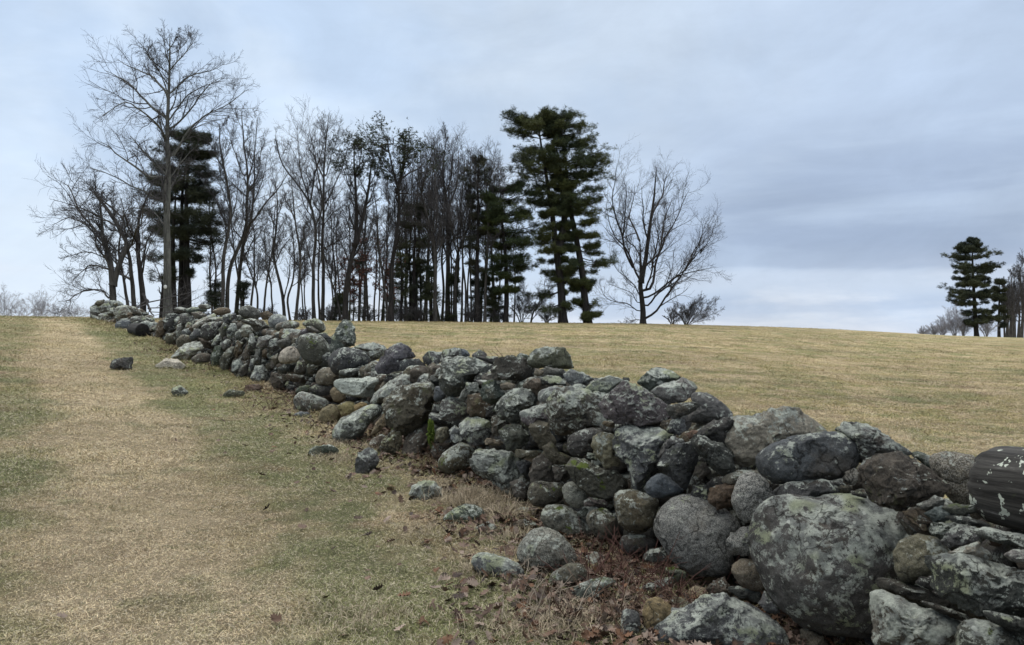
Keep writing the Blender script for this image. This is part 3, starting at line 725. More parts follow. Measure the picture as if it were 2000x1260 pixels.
def build_ground():
    def axis(lo, hi, mid0, mid1, step, grow):
        xs = list(np.arange(mid0, mid1, step))
        s = step; x = xs[-1]
        while x < hi: s *= grow; x += s; xs.append(x)
        s = step; x = xs[0]; pre = []
        while x > lo: s *= grow; x -= s; pre.append(x)
        return np.array(pre[::-1] + xs)
    xs = axis(-1500, 1500, -9, 9, 0.075, 1.022)
    ys = axis(-40, 2200, 1.5, 15, 0.075, 1.022)
    X, Y = np.meshgrid(xs, ys)
    Z = ground_z(X, Y)
    wd = wall_dist(X, Y)
    V = np.stack([X, Y, Z], -1).reshape(-1, 3)
    ny, nx = X.shape
    i = (np.arange(ny - 1)[:, None] * nx + np.arange(nx - 1)[None, :]).ravel()
    Q = np.stack([i, i + 1, i + nx + 1, i + nx], 1)
    c = turf_colour(X, Y, wd) * (0.55 + 0.35 * np.clip(Y / 40, 0, 1))[..., None]  # sheet darkened under the blades, painting in the shade between them
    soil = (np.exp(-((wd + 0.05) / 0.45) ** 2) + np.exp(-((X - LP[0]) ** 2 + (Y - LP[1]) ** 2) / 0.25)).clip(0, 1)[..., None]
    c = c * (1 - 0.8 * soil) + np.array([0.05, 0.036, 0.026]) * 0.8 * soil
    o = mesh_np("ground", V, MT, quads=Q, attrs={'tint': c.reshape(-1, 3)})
    tag(o, "winter turf rising to a low crest behind the stone wall", kind='structure')
    return o


build_ground()


# ------------------------------------------------------------------ grass blades
def blades(name, X, Y, length, width, col, upness, label, kind='stuff', parent=None, lean=None, zoff=0.0):
    n = len(X)
    Z = ground_z(X, Y) - 0.004 + zoff
    az = rng.uniform(0, 2 * np.pi, n)
    el = np.clip(rng.normal(upness, 0.28, n), 0.05, 1.45)
    d = np.stack([np.cos(az) * np.cos(el), np.sin(az) * np.cos(el), np.sin(el)], -1)
    side = np.stack([-np.sin(az), np.cos(az), np.zeros(n)], -1)
    tw = rng.uniform(-0.9, 0.9, n)[:, None]
    side = side + np.cross(d, side) * tw
    side /= np.linalg.norm(side, axis=1)[:, None]
    L = length[:, None]; W = width[:, None]
    B = np.stack([X, Y, Z], -1)
    mid = B + d * L * 0.5 + np.array([0, 0, 1.0]) * L * 0.10
    tip = B + d * L - np.array([0, 0, 1.0]) * L * rng.uniform(0.0, 0.25, n)[:, None]
    V = np.stack([B, mid - side * W * 0.5, tip, mid + side * W * 0.5], 1).reshape(-1, 3)
    Q = np.arange(n * 4).reshape(n, 4)
    C = np.repeat(col, 4, axis=0)
    o = mesh_np(name, V, MGRASS, quads=Q, attrs={'tint': C}, smooth=False, parent=parent,
                origin=None if parent is not None else np.array([X.mean(), Y.mean(), Z.mean()]))
    return o


def blade_colours(X, Y, wd=None):
    n = len(X)
    c = turf_colour(X, Y, wd)
    r = rng.random(n)
    f_ = np.clip(1.15 - Y / 40, 0.35, 1)
    c = c * (1 + f_ * rng.uniform(-0.32, 0.42, n))[:, None]
    r = np.where(rng.random(n) < f_, r, 1.0)
    c = np.where(((r < 0.13) | ((r > .8) & (r < .92) & (Y < 12)))[:, None], np.array([0.52, 0.45, 0.33]) * rng.uniform(0.7, 1.1, n)[:, None], c)
    c = np.where(((r > 0.13) & (r < 0.21))[:, None], np.array([0.13, 0.15, 0.06]) * rng.uniform(0.7, 1.3, n)[:, None], c)
    c = np.where(((r > 0.21) & (r < 0.27))[:, None], np.array([0.16, 0.105, 0.07]) * rng.uniform(0.7, 1.3, n)[:, None], c)
    return c


def build_grass():
    N = 2200000
    Y = np.exp(rng.uniform(np.log(2.6), np.log(75), N))
    X = rng.uniform(-0.80, 0.80, N) * Y
    # clumping
    cl = fbm2(X, Y, 3.0, 3, 71)
    keep = rng.random(N) < np.clip(0.85 + cl * 0.6, 0.45, 1)
    X, Y = X[keep], Y[keep]
    wd = wall_dist(X, Y)
    ok = ~((wd > 0.1) & (wd < 0.85) & (Y < 38)) & (rng.random(len(X)) < np.clip((np.abs(wd + 0.0)) / 0.5 + 0.25, 0, 1))
    X, Y, wd = X[ok], Y[ok], wd[ok]
    # longer grass along the crest, against stones and at the wall foot
    na = 60000; a_ = rng.uniform(-.75, .75, na); D_ = np.interp(a_, _ca, _dd) * rng.uniform(.93, 1.03, na)
    nb = 60000; ix = rng.integers(25, len(WL), nb); off = rng.exponential(.22, nb) - .04
    Xb = WL[ix, 0] - WN[ix, 0] * off; Yb = WL[ix, 1] - WN[ix, 1] * off
    nX, nY = [a_ * D_, Xb], [D_, Yb]; ext = [np.full(na, 2.0), np.full(nb, 2.3)]
    for ln in LOOSE.strip().splitlines():
        p_ = ln.split('|'); ox, oy, sc = R[p_[0]]
        q_ = np.array([[float(v) for v in t.split(',')] for t in p_[3].split()]) / sc + np.array([ox, oy])
        h_ = hit(q_[:, 0].mean(), q_[:, 1].max()); hw = (q_[:, 0].max() - q_[:, 0].min()) / 2 * h_[1] / F
        k_ = 260; t_ = rng.uniform(0, 2 * np.pi, k_); rr_ = hw * rng.uniform(.85, 1.25, k_)
        nX.append(h_[0] + np.cos(t_) * rr_); nY.append(h_[1] + hw * .5 + np.sin(t_) * rr_ * .75); ext.append(np.full(k_, 1.8))
    mult = np.concatenate([np.ones(len(X))] + ext)
    X = np.concatenate([X] + nX); Y = np.concatenate([Y] + nY); wd = wall_dist(X, Y)
    n = len(X)
    tall = np.clip(fbm2(X, Y, 1.1, 3, 81) * 1.6 + 0.2, 0, 1)
    s = np.clip(Y / 7, 0.8, 6)
    L = (0.028 + 0.024 * tall + rng.exponential(0.009, n)) * np.clip(s, 0.8, 1.7) ** 0.8
    L = L * mult
    W = 0.0024 * s ** 0.95 * rng.uniform(0.7, 1.4, n)
    o = blades("grass", X, Y, L, W, blade_colours(X, Y, wd), 0.22 + 0.22 * tall, None)
    tag(o, "short straw-coloured winter grass with greener patches on the path and field", "grass", kind='stuff')


build_grass()

# ================================================================== stones

ico = {}


def ico_sphere(n):
    if n in ico: return ico[n]
    t = (1 + 5 ** 0.5) / 2
    v = [(-1, t, 0), (1, t, 0), (-1, -t, 0), (1, -t, 0), (0, -1, t), (0, 1, t), (0, -1, -t), (0, 1, -t), (t, 0, -1), (t, 0, 1), (-t, 0, -1), (-t, 0, 1)]
    f = [(0, 11, 5), (0, 5, 1), (0, 1, 7), (0, 7, 10), (0, 10, 11), (1, 5, 9), (5, 11, 4), (11, 10, 2), (10, 7, 6), (7, 1, 8),
         (3, 9, 4), (3, 4, 2), (3, 2, 6), (3, 6, 8), (3, 8, 9), (4, 9, 5), (2, 4, 11), (6, 2, 10), (8, 6, 7), (9, 8, 1)]
    v = [tuple(np.array(p) / np.linalg.norm(p)) for p in v]
    for _ in range(n):
        mid = {}; nf = []
        def m(a, b):
            k = (min(a, b), max(a, b))
            if k not in mid:
                p = np.array(v[a]) + np.array(v[b]); v.append(tuple(p / np.linalg.norm(p))); mid[k] = len(v) - 1
            return mid[k]
        for a, b, c in f:
            x, y, z = m(a, b), m(b, c), m(c, a)
            nf += [(a, x, z), (b, y, x), (c, z, y), (x, y, z)]
        f = nf
    ico[n] = (np.array(v), np.array(f, np.int32))
    return ico[n]


TINT = {'g': (0.088, 0.087, 0.085), 'd': (0.052, 0.052, 0.051), 'G': (0.085, 0.085, 0.083), 'W': (0.36, 0.36, 0.355), 'l': (0.19, 0.19, 0.182), 'r': (0.13, 0.08, 0.055),
        'y': (0.215, 0.17, 0.088), 't': (0.16, 0.137, 0.097), 'p': (0.092, 0.083, 0.09), 'n': (0.072, 0.082, 0.066),
        'b': (0.082, 0.090, 0.096), 's': (0.19, 0.183, 0.16), 'w': (0.36, 0.32, 0.26), 'm': (0.078, 0.075, 0.055),
        'k': (0.092, 0.076, 0.059)}
LICH = {'g': 0.68, 'd': 0.42, 'G': 0.70, 'W': 0.1, 'l': 0.65, 'r': 0.1, 'y': 0.05, 't': 0.25, 'p': 0.45, 'n': 0.5, 'b': 0.25, 's': 0.25, 'w': 0.15, 'm': 0.5, 'k': 0.3}
SPECK = {'s': 1.0, 'g': 0.2, 'l': 0.2, 'm': 0.2, 't': 0.3}
MOSS = {'m': 1.0, 'n': 0.5, 'g': 0.22, 'd': 0.15, 'k': 0.25}


def shape_stone(level, Rf, dz_front, dz_back, shape, seed):
    """unit directions -> (a along the picture plane right, b up, c towards the viewer) in metres"""
    r = np.random.default_rng(seed)
    D, Fc = ico_sphere(level)
    a, b, c = D[:, 0], D[:, 1], D[:, 2]
    rho = np.hypot(a, b); th = np.arctan2(b, a)
    p = {'r': 2.2, 'a': 3.0, 'f': 4.5}[shape]
    nn = (rho ** p + np.abs(c) ** p) ** (1 / p)
    rho, cc = rho / nn, c / nn
    q = np.stack([rho * np.cos(th), rho * np.sin(th), cc], -1)
    npl = {'r': 4, 'a': 18, 'f': 10}[shape]
    for k in range(npl):
        n = r.normal(size=3)
        n[2] = abs(n[2]) * 0.9 + 0.25
        if r.random() < 0.3: n[2] = -n[2]
        n /= np.linalg.norm(n)
        h = r.uniform(0.78, 0.95) if shape == 'r' else r.uniform(0.56, 0.86)
        if shape == 'f' and k == 0: n = np.array([0.1 * n[0], 0.88, 0.45]); n /= np.linalg.norm(n); h = 0.5
        ex = q @ n - h
        q = q - n[None] * (np.clip(ex, 0, None) * (0.7 if shape == 'r' else 0.95))[:, None]
    rho = np.hypot(q[:, 0], q[:, 1]); th = np.arctan2(q[:, 1], q[:, 0])
    # keep the traced outline: rescale so that the silhouette ring still reaches 1
    bins = ((th + np.pi) / (2 * np.pi) * 48).astype(int) % 48
    mx = np.zeros(48); np.maximum.at(mx, bins, rho)
    mx = np.where(mx < 0.3, 1, mx)
    mxs = (np.roll(mx, 1) + mx + np.roll(mx, -1)) / 3
    rr = rho / np.interp((th + np.pi) / (2 * np.pi) * 48, np.arange(-1, 50), np.concatenate([[mxs[-1]], mxs, mxs[:2]]))
    Rt = Rf(th)
    z = np.where(q[:, 2] > 0, q[:, 2] * dz_front, q[:, 2] * dz_back)
    P = np.stack([rr * np.cos(th) * Rt, rr * np.sin(th) * Rt, z], -1)
    size = (Rt.mean() * 2 + dz_front) / 3
    off = r.uniform(0, 50, 3)
    amp = {'r': 0.06, 'a': 0.085, 'f': 0.06}[shape]
    nrm = P / (np.linalg.norm(P, axis=1)[:, None] + 1e-9)
    disp = fbm(P / size * 1.3 + off, 3, seed % 97) * amp * (1.3 if shape == 'r' else 0.7) * size
    n2 = fbm(P / size * 3.6 + off, 3, (seed + 5) % 97)
    disp += (-np.abs(n2) + 0.2) * amp * (1.0 if shape == 'r' else 1.9) * size
    if level >= 4:
        n3 = fbm(P * 38 + off, 3, (seed + 9) % 97)
        n4 = fbm(P * 14 + off, 3, (seed + 13) % 97)
        disp += n3 * 0.006 - np.abs(n4) * 0.016 * (0.5 if shape == 'r' else 1.0)
    return P + nrm * disp[:, None], Fc


def poly_radius(pts, smooth):
    """radius of a star-shaped outline as a function of angle; pts (N,2) about its centre"""
    A = np.linspace(-np.pi, np.pi, 96, endpoint=False)
    out = np.zeros(96)
    n = len(pts)
    for k, t in enumerate(A):
        d = np.array([math.cos(t), math.sin(t)])
        best = 0
        for i in range(n):
            p, q = pts[i], pts[(i + 1) % n]
            e = q - p
            den = d[0] * e[1] - d[1] * e[0]
            if abs(den) < 1e-12: continue
            s = (p[0] * e[1] - p[1] * e[0]) / den
            u = (p[0] * d[1] - p[1] * d[0]) / den
            if s > 0 and -1e-6 <= u <= 1 + 1e-6: best = max(best, s)
        out[k] = best if best > 0 else np.linalg.norm(pts, axis=1).mean()
    ker = np.exp(-0.5 * (np.arange(-8, 9) / smooth) ** 2); ker /= ker.sum()
    o2 = np.convolve(np.concatenate([out[-8:], out, out[:8]]), ker, 'valid')
    o2 *= 1.085
    return lambda th: np.interp((th + np.pi) / (2 * np.pi) * 96, np.arange(0, 97), np.concatenate([o2, o2[:1]]))


def wall_point(px, py, back):
    """point on the ray through the pixel that lies `back` metres behind the (battered) face of the wall"""
    d = rays(px, py)
    ys = np.arange(1.2, 48, 0.03)
    P = EYE + ys[:, None] * d
    wd = wall_dist(P[:, 0], P[:, 1])
    h = np.clip(P[:, 2] - ground_z(P[:, 0], P[:, 1]), 0, 1.5)
    g = wd - back - 0.10 * h
    k = np.argmax(g > 0)
    if g[k] <= 0: k = len(ys) - 1
    return P[k], ys[k]


def centroid(p):
    x, y = p[:, 0], p[:, 1]; x2, y2 = np.roll(x, -1), np.roll(y, -1)
    c = x * y2 - x2 * y; A = c.sum() / 2
    if abs(A) < 1e-6: return p.mean(0)
    return np.array([((x + x2) * c).sum() / (6 * A), ((y + y2) * c).sum() / (6 * A)])


def make_stone(region, style, shape, back, poly, seed, ground=False, depthf=1.0):
    ox, oy, sc = R[region]
    pts = np.array([[float(v) for v in t.split(',')] for t in poly.split()])
    pts = pts / sc + np.array([ox, oy])
    c = centroid(pts)
    hw = (pts[:, 0].max() - pts[:, 0].min()) / 2; hh = (pts[:, 1].max() - pts[:, 1].min()) / 2
    if ground:
        G = hit(c[0], min(pts[:, 1].max() - 0.12 * hh, c[1] + hh))
        y = G[1]
        m = y / F
        dz = 0.85 * min(hw * m, hh * m * 1.3)
        y = y + dz * 0.45
        C = EYE + y * rays(*c)
    else:
        C, y = wall_point(c[0], c[1], back)
        m = y / F
        dz = 0.25 * max(hw, hh) * m + 0.6 * min(hw, hh) * m
        dz = min(dz, 0.32)
        C, y = wall_point(c[0], c[1], back + dz * 0.45)
    dz *= depthf
    m = y / F
    q = (pts - c) * np.array([1, -1]) * m
    apx0 = math.sqrt(hw * hh)
    if apx0 > 90: q = q * 0.955
    Rf = poly_radius(q, {'r': 2.6, 'a': 0.7, 'f': 0.7}[shape])
    apx = math.sqrt(hw * hh)
    lev = 5 if apx > 34 else (4 if apx > 11 else 3)
    P, Fc = shape_stone(lev, Rf, dz, dz * 1.1, shape, seed)
    f = rays(*c).copy(); f /= np.linalg.norm(f)
    right = np.cross(f, [0, 0, 1]); right /= np.linalg.norm(right)
    upv = np.cross(right, f)
    W = C + P[:, 0:1] * right + P[:, 1:2] * upv - P[:, 2:3] * f
    return dict(V=W, T=Fc, C=C, style=style, size=math.sqrt(hw * hh) * m, px=apx, asp=hw / max(hh, 1e-3), shape=shape,
                c=c, hw=hw, hh=hh)


def stone_attrs(n, style, r):
    t = np.array(TINT[style]) * r.uniform(0.82, 1.22) * (1 if style == 'W' else 1) * np.array([[1, 1, 1], [1.14, 1.03, .84], [.97, 1.04, .92], [1.06, 1.0, .95], [.95, 1, 1.05]][r.integers(0, 5)])
    tint = np.empty((n, 4)); tint[:, :3] = t; tint[:, 3] = np.clip(LICH[style] + r.uniform(-.15, .15), 0, 1)
    return {'tint': tint, 'speck': np.full(n, SPECK.get(style, 0.12) * r.uniform(.7, 1.2)), 'moss': np.full(n, MOSS.get(style, 0.05))}

def parse(txt):
    out = []
    for ln in txt.strip().splitlines():
        p = ln.strip().split('|')
        if len(p) < 4: continue
        out.append(p)
    return out


SH = {'r': 'r', 'a': 'a', 'f': 'f', 'A': 'a', 'F': 'f', 'S': 'r'}


def merge(parts, fields=('tint', 'speck', 'moss')):
    V, T, A = [], [], {f: [] for f in fields}
    n = 0
    for v, t, a in parts:
        V.append(v); T.append(t + n); n += len(v)
        for f in fields: A[f].append(a[f])
    return np.concatenate(V), np.concatenate(T), {f: np.concatenate(A[f]) for f in fields}


def kind_of(s):
    if s['shape'] == 'f' or s['asp'] > 2.3: return 'slab'
    if s['size'] > 0.19: return 'boulder'
    if s['shape'] == 'r' and s['size'] < 0.14: return 'cobble'
    return 'stone'


def build_wall(txt, label, i0, i1, tops, core_seed, cat="wall", keep=400):
    base = np.array([WL[i0:i1, 0].mean(), WL[i0:i1, 1].mean(), 0.0])
    base[2] = float(ground_z(base[0], base[1]))
    root = empty("stone_wall", base)
    tag(root, label, cat)
    r = np.random.default_rng(core_seed)
    cnt = {}
    small = []
    for k, (reg, st, sh, back, poly, lab) in enumerate(parse(txt)):
        s = make_stone(reg, st, SH[sh], float(back), poly, core_seed * 1000 + k)
        a = stone_attrs(len(s['V']), st, r)
        nm = kind_of(s)
        cnt[nm] = cnt.get(nm, 0) + 1
        if cnt[nm] > 100:
            small.append((s['V'], s['T'], a)); continue
        o = mesh_np(nm, s['V'], MS, tris=s['T'], parent=root, origin=s['C'], attrs=a)
        if lab: o['label'] = lab
    # fill: the stones inside the wall and on its far side
    tx = np.array([t[0] for t in tops], float); ty = np.array([t[1] for t in tops], float)
    parts = list(small)
    D, Fc = ico_sphere(3)
    seg = np.linalg.norm(np.diff(WL[i0:i1], axis=0), axis=1); cum = np.concatenate([[0], np.cumsum(seg)])
    total = cum[-1]
    s = 0.0
    while s < total:
        x0 = np.interp(s, cum, WL[i0:i1, 0]); y0 = np.interp(s, cum, WL[i0:i1, 1])
        nx = np.interp(s, cum, WN[i0:i1, 0]); ny = np.interp(s, cum, WN[i0:i1, 1])
        gz = float(ground_z(x0, y0))
        # top of the wall here, read along the middle of the wall
        mx, my = x0 + nx * 0.4, y0 + ny * 0.4
        px = 1000 + (mx / my) * F
        pt = np.interp(px, tx, ty)
        d = rays(px, pt); ztop = 1.6 + my * d[2]
        H = float(np.clip(ztop - gz, 0.4, 1.3))
        step = 0.17
        z = 0.02
        while z < H - 0.15:
            for kk in np.arange(0.34 + 0.06 * z, 0.90 - 0.06 * z, 0.165):
                rad = r.uniform(0.085, 0.15)
                if kk < 0.4: rad *= 0.85
                c = np.array([x0 + nx * kk, y0 + ny * kk, gz + z + rad * 0.6]) + r.uniform(-0.045, 0.045, 3)
                sc = rad * r.uniform(0.75, 1.25, 3) * np.array([1, 1, 0.8])
                q = D * sc
                n = r.normal(size=(4, 3)); n /= np.linalg.norm(n, axis=1)[:, None]
                for m in n:
                    ex = q @ m - rad * 0.72
                    q = q - m * (np.clip(ex, 0, None) * 0.85)[:, None]
                q = q + D * (vnoise(D * 2.2 + r.uniform(0, 40, 3), 3) * rad * 0.10)[:, None]
                th = r.uniform(0, 6.28); R2 = np.array([[math.cos(th), -math.sin(th), 0], [math.sin(th), math.cos(th), 0], [0, 0, 1]])
                parts.append((q @ R2.T + c, Fc, stone_attrs(len(q), r.choice(list('gddddkkkm')), r)))  # mostly dark styles: their colour deepens the shade in the wall's gaps
            z += 0.145
        s += step
    V, T, A = merge(parts)
    o = mesh_np("rubble_fill", V, MS, tris=T, parent=root, attrs=A)
    o['kind'] = 'stuff'
    return root


TOPS = [(-200, 590), (170, 600), (250, 602), (300, 650), (330, 622), (420, 622), (500, 628), (600, 650), (700, 700), (800, 715), (860, 705), (1000, 712),
        (1100, 735), (1250, 775), (1400, 830), (1500, 870), (1650, 885), (1800, 925), (1950, 960), (2300, 1050), (3000, 1200)]
# index in WL where the far stretch begins (the gap by the fallen log)
_px = 1000 + WL[:, 0] / np.maximum(WL[:, 1], 0.5) * F
_px[WL[:, 1] < 1.0] = 5000
iG = int(np.argmin(np.abs(_px - 298)))
iS = 0
build_wall(WALL, "long dry stone wall of lichen-covered fieldstones running from the right foreground up to the fallen log", iS, iG - 2, TOPS, 3)
build_wall(FARWALL, "short far stretch of dry stone wall at the crest beyond the fallen log", iG + 4, len(WL), TOPS, 4)

r_ = np.random.default_rng(99)
for k, (reg, st, sh, poly, lab) in enumerate(parse(LOOSE)):
    s = make_stone(reg, st, SH[sh], 0, poly, 7000 + k, ground=True)
    o = mesh_np("loose_slab" if s['shape'] == 'f' else ("loose_boulder" if s['size'] > 0.15 else "loose_stone"), s['V'], MS, tris=s['T'], origin=s['C'],
                attrs=stone_attrs(len(s['V']), st, r_))
    tag(o, lab, "slab" if s['shape'] == 'f' else "stone", "loose stones lying before the wall")


# ------------------------------------------------------------------ logs
def log(A, B, ra, rb, name, label, seed):
    A = np.array(A, float); B = np.array(B, float)
    ax = B - A; L = np.linalg.norm(ax); ax /= L
    s1 = np.cross(ax, [0, 0, 1]); s1 /= np.linalg.norm(s1); s2 = np.cross(s1, ax)
    nl, ns = 70, 160
    t = np.linspace(0, 1, nl); th = np.linspace(0, 2 * np.pi, ns, endpoint=False)
    T, TH = np.meshgrid(t, th, indexing='ij')
    rad = ra + (rb - ra) * T
    ed = np.minimum(T, 1 - T) * L
    rad = rad * (1 - 0.10 * np.exp(-ed / 0.02))
    cx, cy = np.cos(TH), np.sin(TH)
    q = np.stack([cx.ravel() * 6, cy.ravel() * 6, T.ravel() * L * 1.2 + seed], -1)
    grain = fbm(np.stack([cx.ravel() * 9, cy.ravel() * 9, T.ravel() * L * 1.1 + seed], -1), 3, seed).reshape(T.shape)
    lump = fbm(q / 4, 3, seed + 1).reshape(T.shape)
    rad = rad * (1 + 0.09 * lump - 0.018 * np.abs(grain))
    V = A + (T * L)[..., None] * ax + (rad * cx)[..., None] * s1 + (rad * cy)[..., None] * s2
    # ragged ends
    rag = 0.02 * fbm(np.stack([cx.ravel() * 5, cy.ravel() * 5, T.ravel() * 0 + 9], -1), 2, seed + 2).reshape(T.shape)
    V = V + (rag * np.exp(-ed / 0.05))[..., None] * ax
    V = V.reshape(-1, 3)
    i = (np.arange(nl - 1)[:, None] * ns + np.arange(ns)[None, :]).ravel()
    j = (np.arange(nl - 1)[:, None] * ns + (np.arange(ns)[None, :] + 1) % ns).ravel()
    Q = np.stack([i, j, j + ns, i + ns], 1)
    c0, c1 = len(V), len(V) + 1
    V = np.vstack([V, A + ax * 0.02, B - ax * 0.02])
    k = np.arange(ns)
    Tt = np.concatenate([np.stack([np.full(ns, c0), (k + 1) % ns, k], 1),
                         np.stack([np.full(ns, c1), (nl - 1) * ns + k, (nl - 1) * ns + (k + 1) % ns], 1)])
    # local frame: x along the log
    M = np.stack([ax, s1, s2], 1)
    Vl = (V - (A + B) / 2) @ M
    o = mesh_np(name, Vl, MW, quads=Q, tris=Tt)
    from mathutils import Matrix
    mw = Matrix.Identity(4)
    for a in range(3):
        for b in range(3): mw[a][b] = M[a, b]
        mw[a][3] = (A + B)[a] / 2
    o.matrix_world = mw
    if L < 1.61 and seed == 8: o.data.materials[0] = MW2
    return tag(o, label, "log")


_a, _ = wall_point(1945, 945, 0.30)
_y = _a[1]
_b = EYE + (_y - 0.75) * rays(2330, 1010)
log(_a, _b, 0.176 * _y / 3.6, 0.185 * _y / 3.6, "log", "thick black log lying on top of the wall at the right edge, with white lichen", 5)
_c, _ = wall_point(279, 645, -0.15)
_i = int(np.argmin(np.abs(_px - 285)))
_dir = np.array([_tg[_i, 0], _tg[_i, 1], 0.03])
log(_c, _c + _dir * 1.6, 0.22, 0.2, "log", "short log with a black sawn end lying in the gap of the wall", 8)


# ------------------------------------------------------------------ moss tufts on the wall
def moss_clump(poly, reg, back, label):
    ox, oy, sc = R[reg]
    pts = np.array([[float(v) for v in t.split(',')] for t in poly.split()]) / sc + np.array([ox, oy])
    c = pts.mean(0)
    P0, y = wall_point(c[0], c[1], back)
    m = y / F
    hw = (pts[:, 0].max() - pts[:, 0].min()) / 2 * m; hh = (pts[:, 1].max() - pts[:, 1].min()) / 2 * m
    D, Fc = ico_sphere(5)
    n = fbm(D * np.array([2, 2, 6]) + 5, 4, 12); n2 = fbm(D * 14, 3, 15)
    q = D * np.array([hw, 0.06, hh]) * (0.8 + 0.75 * n + 0.5 * n2)[:, None]
    t = np.array([0.065, 0.095, 0.014])[None] * (1 + 0.9 * n2)[:, None]
    o = mesh_np("moss", q + P0, MMOSS, tris=Fc, origin=P0, attrs={'tint': np.clip(t, 0.005, 1)})
    tag(o, label, "moss")


moss_clump("965,900 968,700 1010,720 1000,870", 'R3', -0.08, "vivid green hanging strip of moss between the stones left of the near wall face")

# ------------------------------------------------------------------ leaf litter
def leaf_mesh(P, size, yaw, pitch, roll, curl, col):
    """lobed oak leaves; arrays of n"""
    out = [(0, 0), (.05, .10), (.20, .14), (.12, .24), (.30, .32), (.15, .42), (.36, .54), (.17, .62), (.30, .78), (.12, .84), (0, 1.0)]
    L = [(-x, y) for x, y in out[1:-1]][::-1]
    o = np.array(out + L); nv = len(o)
    nspine = 6
    sp = np.array([(0, k / (nspine - 1)) for k in range(nspine)])
    n = len(P)
    verts = np.array([(0, .5)] + list(map(tuple, o)))
    x = verts[:, 0][None] * np.ones((n, 1)); y = (verts[:, 1] - 0.5)[None] * np.ones((n, 1))
    z = curl[:, None] * (x ** 2 * 2.2 + y ** 2 * 0.8) + rng.normal(0, 0.03, (n, len(verts)))
    S = size[:, None]
    x, y, z = x * S, y * S, z * S
    cr, sr = np.cos(roll)[:, None], np.sin(roll)[:, None]
    x, z = x * cr - z * sr, x * sr + z * cr
    cp, s_p = np.cos(pitch)[:, None], np.sin(pitch)[:, None]
    y, z = y * cp - z * s_p, y * s_p + z * cp
    cy, sy = np.cos(yaw)[:, None], np.sin(yaw)[:, None]
    x, y = x * cy - y * sy, x * sy + y * cy
    V = (np.stack([x, y, z], -1) + P[:, None, :]).reshape(-1, 3)
    m = len(verts)
    k = np.arange(m - 1)
    T = np.stack([np.zeros(m - 1, int), 1 + k, 1 + (k + 1) % (m - 1)], 1)
    T = (T[None] + (np.arange(n) * m)[:, None, None]).reshape(-1, 3)
    return V, T, np.repeat(col, m, axis=0)


def leaf_cols(n):
    pal = np.array([[.13, .07, .045], [.20, .12, .085], [.095, .055, .04], [.30, .21, .16], [.18, .085, .045], [.07, .045, .036], [.24, .15, .11]]) * np.array([.64, .70, .72])
    return pal[rng.integers(0, len(pal), n)] * rng.uniform(.7, 1.25, n)[:, None]


def litter():
    n = 8000
    idx = np.clip((rng.random(n) ** 1.5 * (iG - 40)).astype(int) + 34, 0, len(WL) - 1)
    k = -rng.exponential(0.22 + 0.12 * (idx < 130), n) + 0.24
    clump = fbm2(WL[idx, 0], WL[idx, 1], 1.3, 3, 77)
    keep = rng.random(n) < np.clip(0.55 + 1.5 * clump, 0.12, 1)
    idx, k = idx[keep], k[keep]; n = len(idx)
    XY = WL[idx] + WN[idx] * k[:, None] + rng.normal(0, 0.05, (n, 2))
    Z = ground_z(XY[:, 0], XY[:, 1])
    P = np.concatenate([XY, (Z + rng.uniform(0.012, 0.055, n))[:, None]], 1)
    for (lx, ly, sx, m_) in ((1150, 1165, .34, 620), (1040, 1085, .20, 110), (960, 1030, .2, 90), (1270, 1225, .22, 260), (885, 1010, .16, 70), (1110, 1240, .3, 170)):
        h_ = hit(lx, ly); q_ = h_[:2] + rng.normal(0, sx, (m_, 2))
        P = np.concatenate([P, np.concatenate([q_, (ground_z(q_[:, 0], q_[:, 1]) + rng.uniform(.005, .045, m_))[:, None]], 1)])
    n = len(P)
    V, T, C = leaf_mesh(P, rng.uniform(0.04, 0.095, n), rng.uniform(0, 6.28, n), rng.normal(0, .45, n), rng.normal(0, .45, n), rng.uniform(-.6, 1.0, n), leaf_cols(n))
    o = mesh_np("leaf_litter", V, MLEAF, tris=T, smooth=False, attrs={'tint': C}, origin=P.mean(0))
    tag(o, "brown oak leaf litter gathered along the foot of the stone wall", "leaves", kind='stuff')
    # single leaves out on the grass
    spots = [(720, 1052), (775, 880), (875, 1062), (835, 1078), (590, 1035), (925, 1152), (740, 1160), (640, 950), (845, 1190), (790, 1175), (540, 1222), (610, 912),
             (905, 962), (1255, 935), (1945, 1078), (700, 1020), (360, 742), (432, 775), (120, 1215), (955, 930), (815, 1040)]
    for px, py in spots:
        p = hit(px, py)
        if px > 1900: p = wall_point(px, py, 0.02)[0]
        P = (p + np.array([0, 0, 0.025]))[None]
        V, T, C = leaf_mesh(P, rng.uniform(.06, .09, 1), rng.uniform(0, 6.28, 1), rng.normal(0, .3, 1), rng.normal(0, .4, 1), rng.uniform(.2, 1.1, 1), leaf_cols(1) * 0.95)
        o = mesh_np("fallen_leaf", V, MLEAF, tris=T, smooth=False, attrs={'tint': C}, origin=P[0])
        if px > 1900:
            tag(o, "reddish leaf resting on the stones under the big log", "leaf")
        else:
            tag(o, "single curled brown oak leaf lying on the turf away from the litter", "leaf", "single fallen leaves on the grass")


litter()


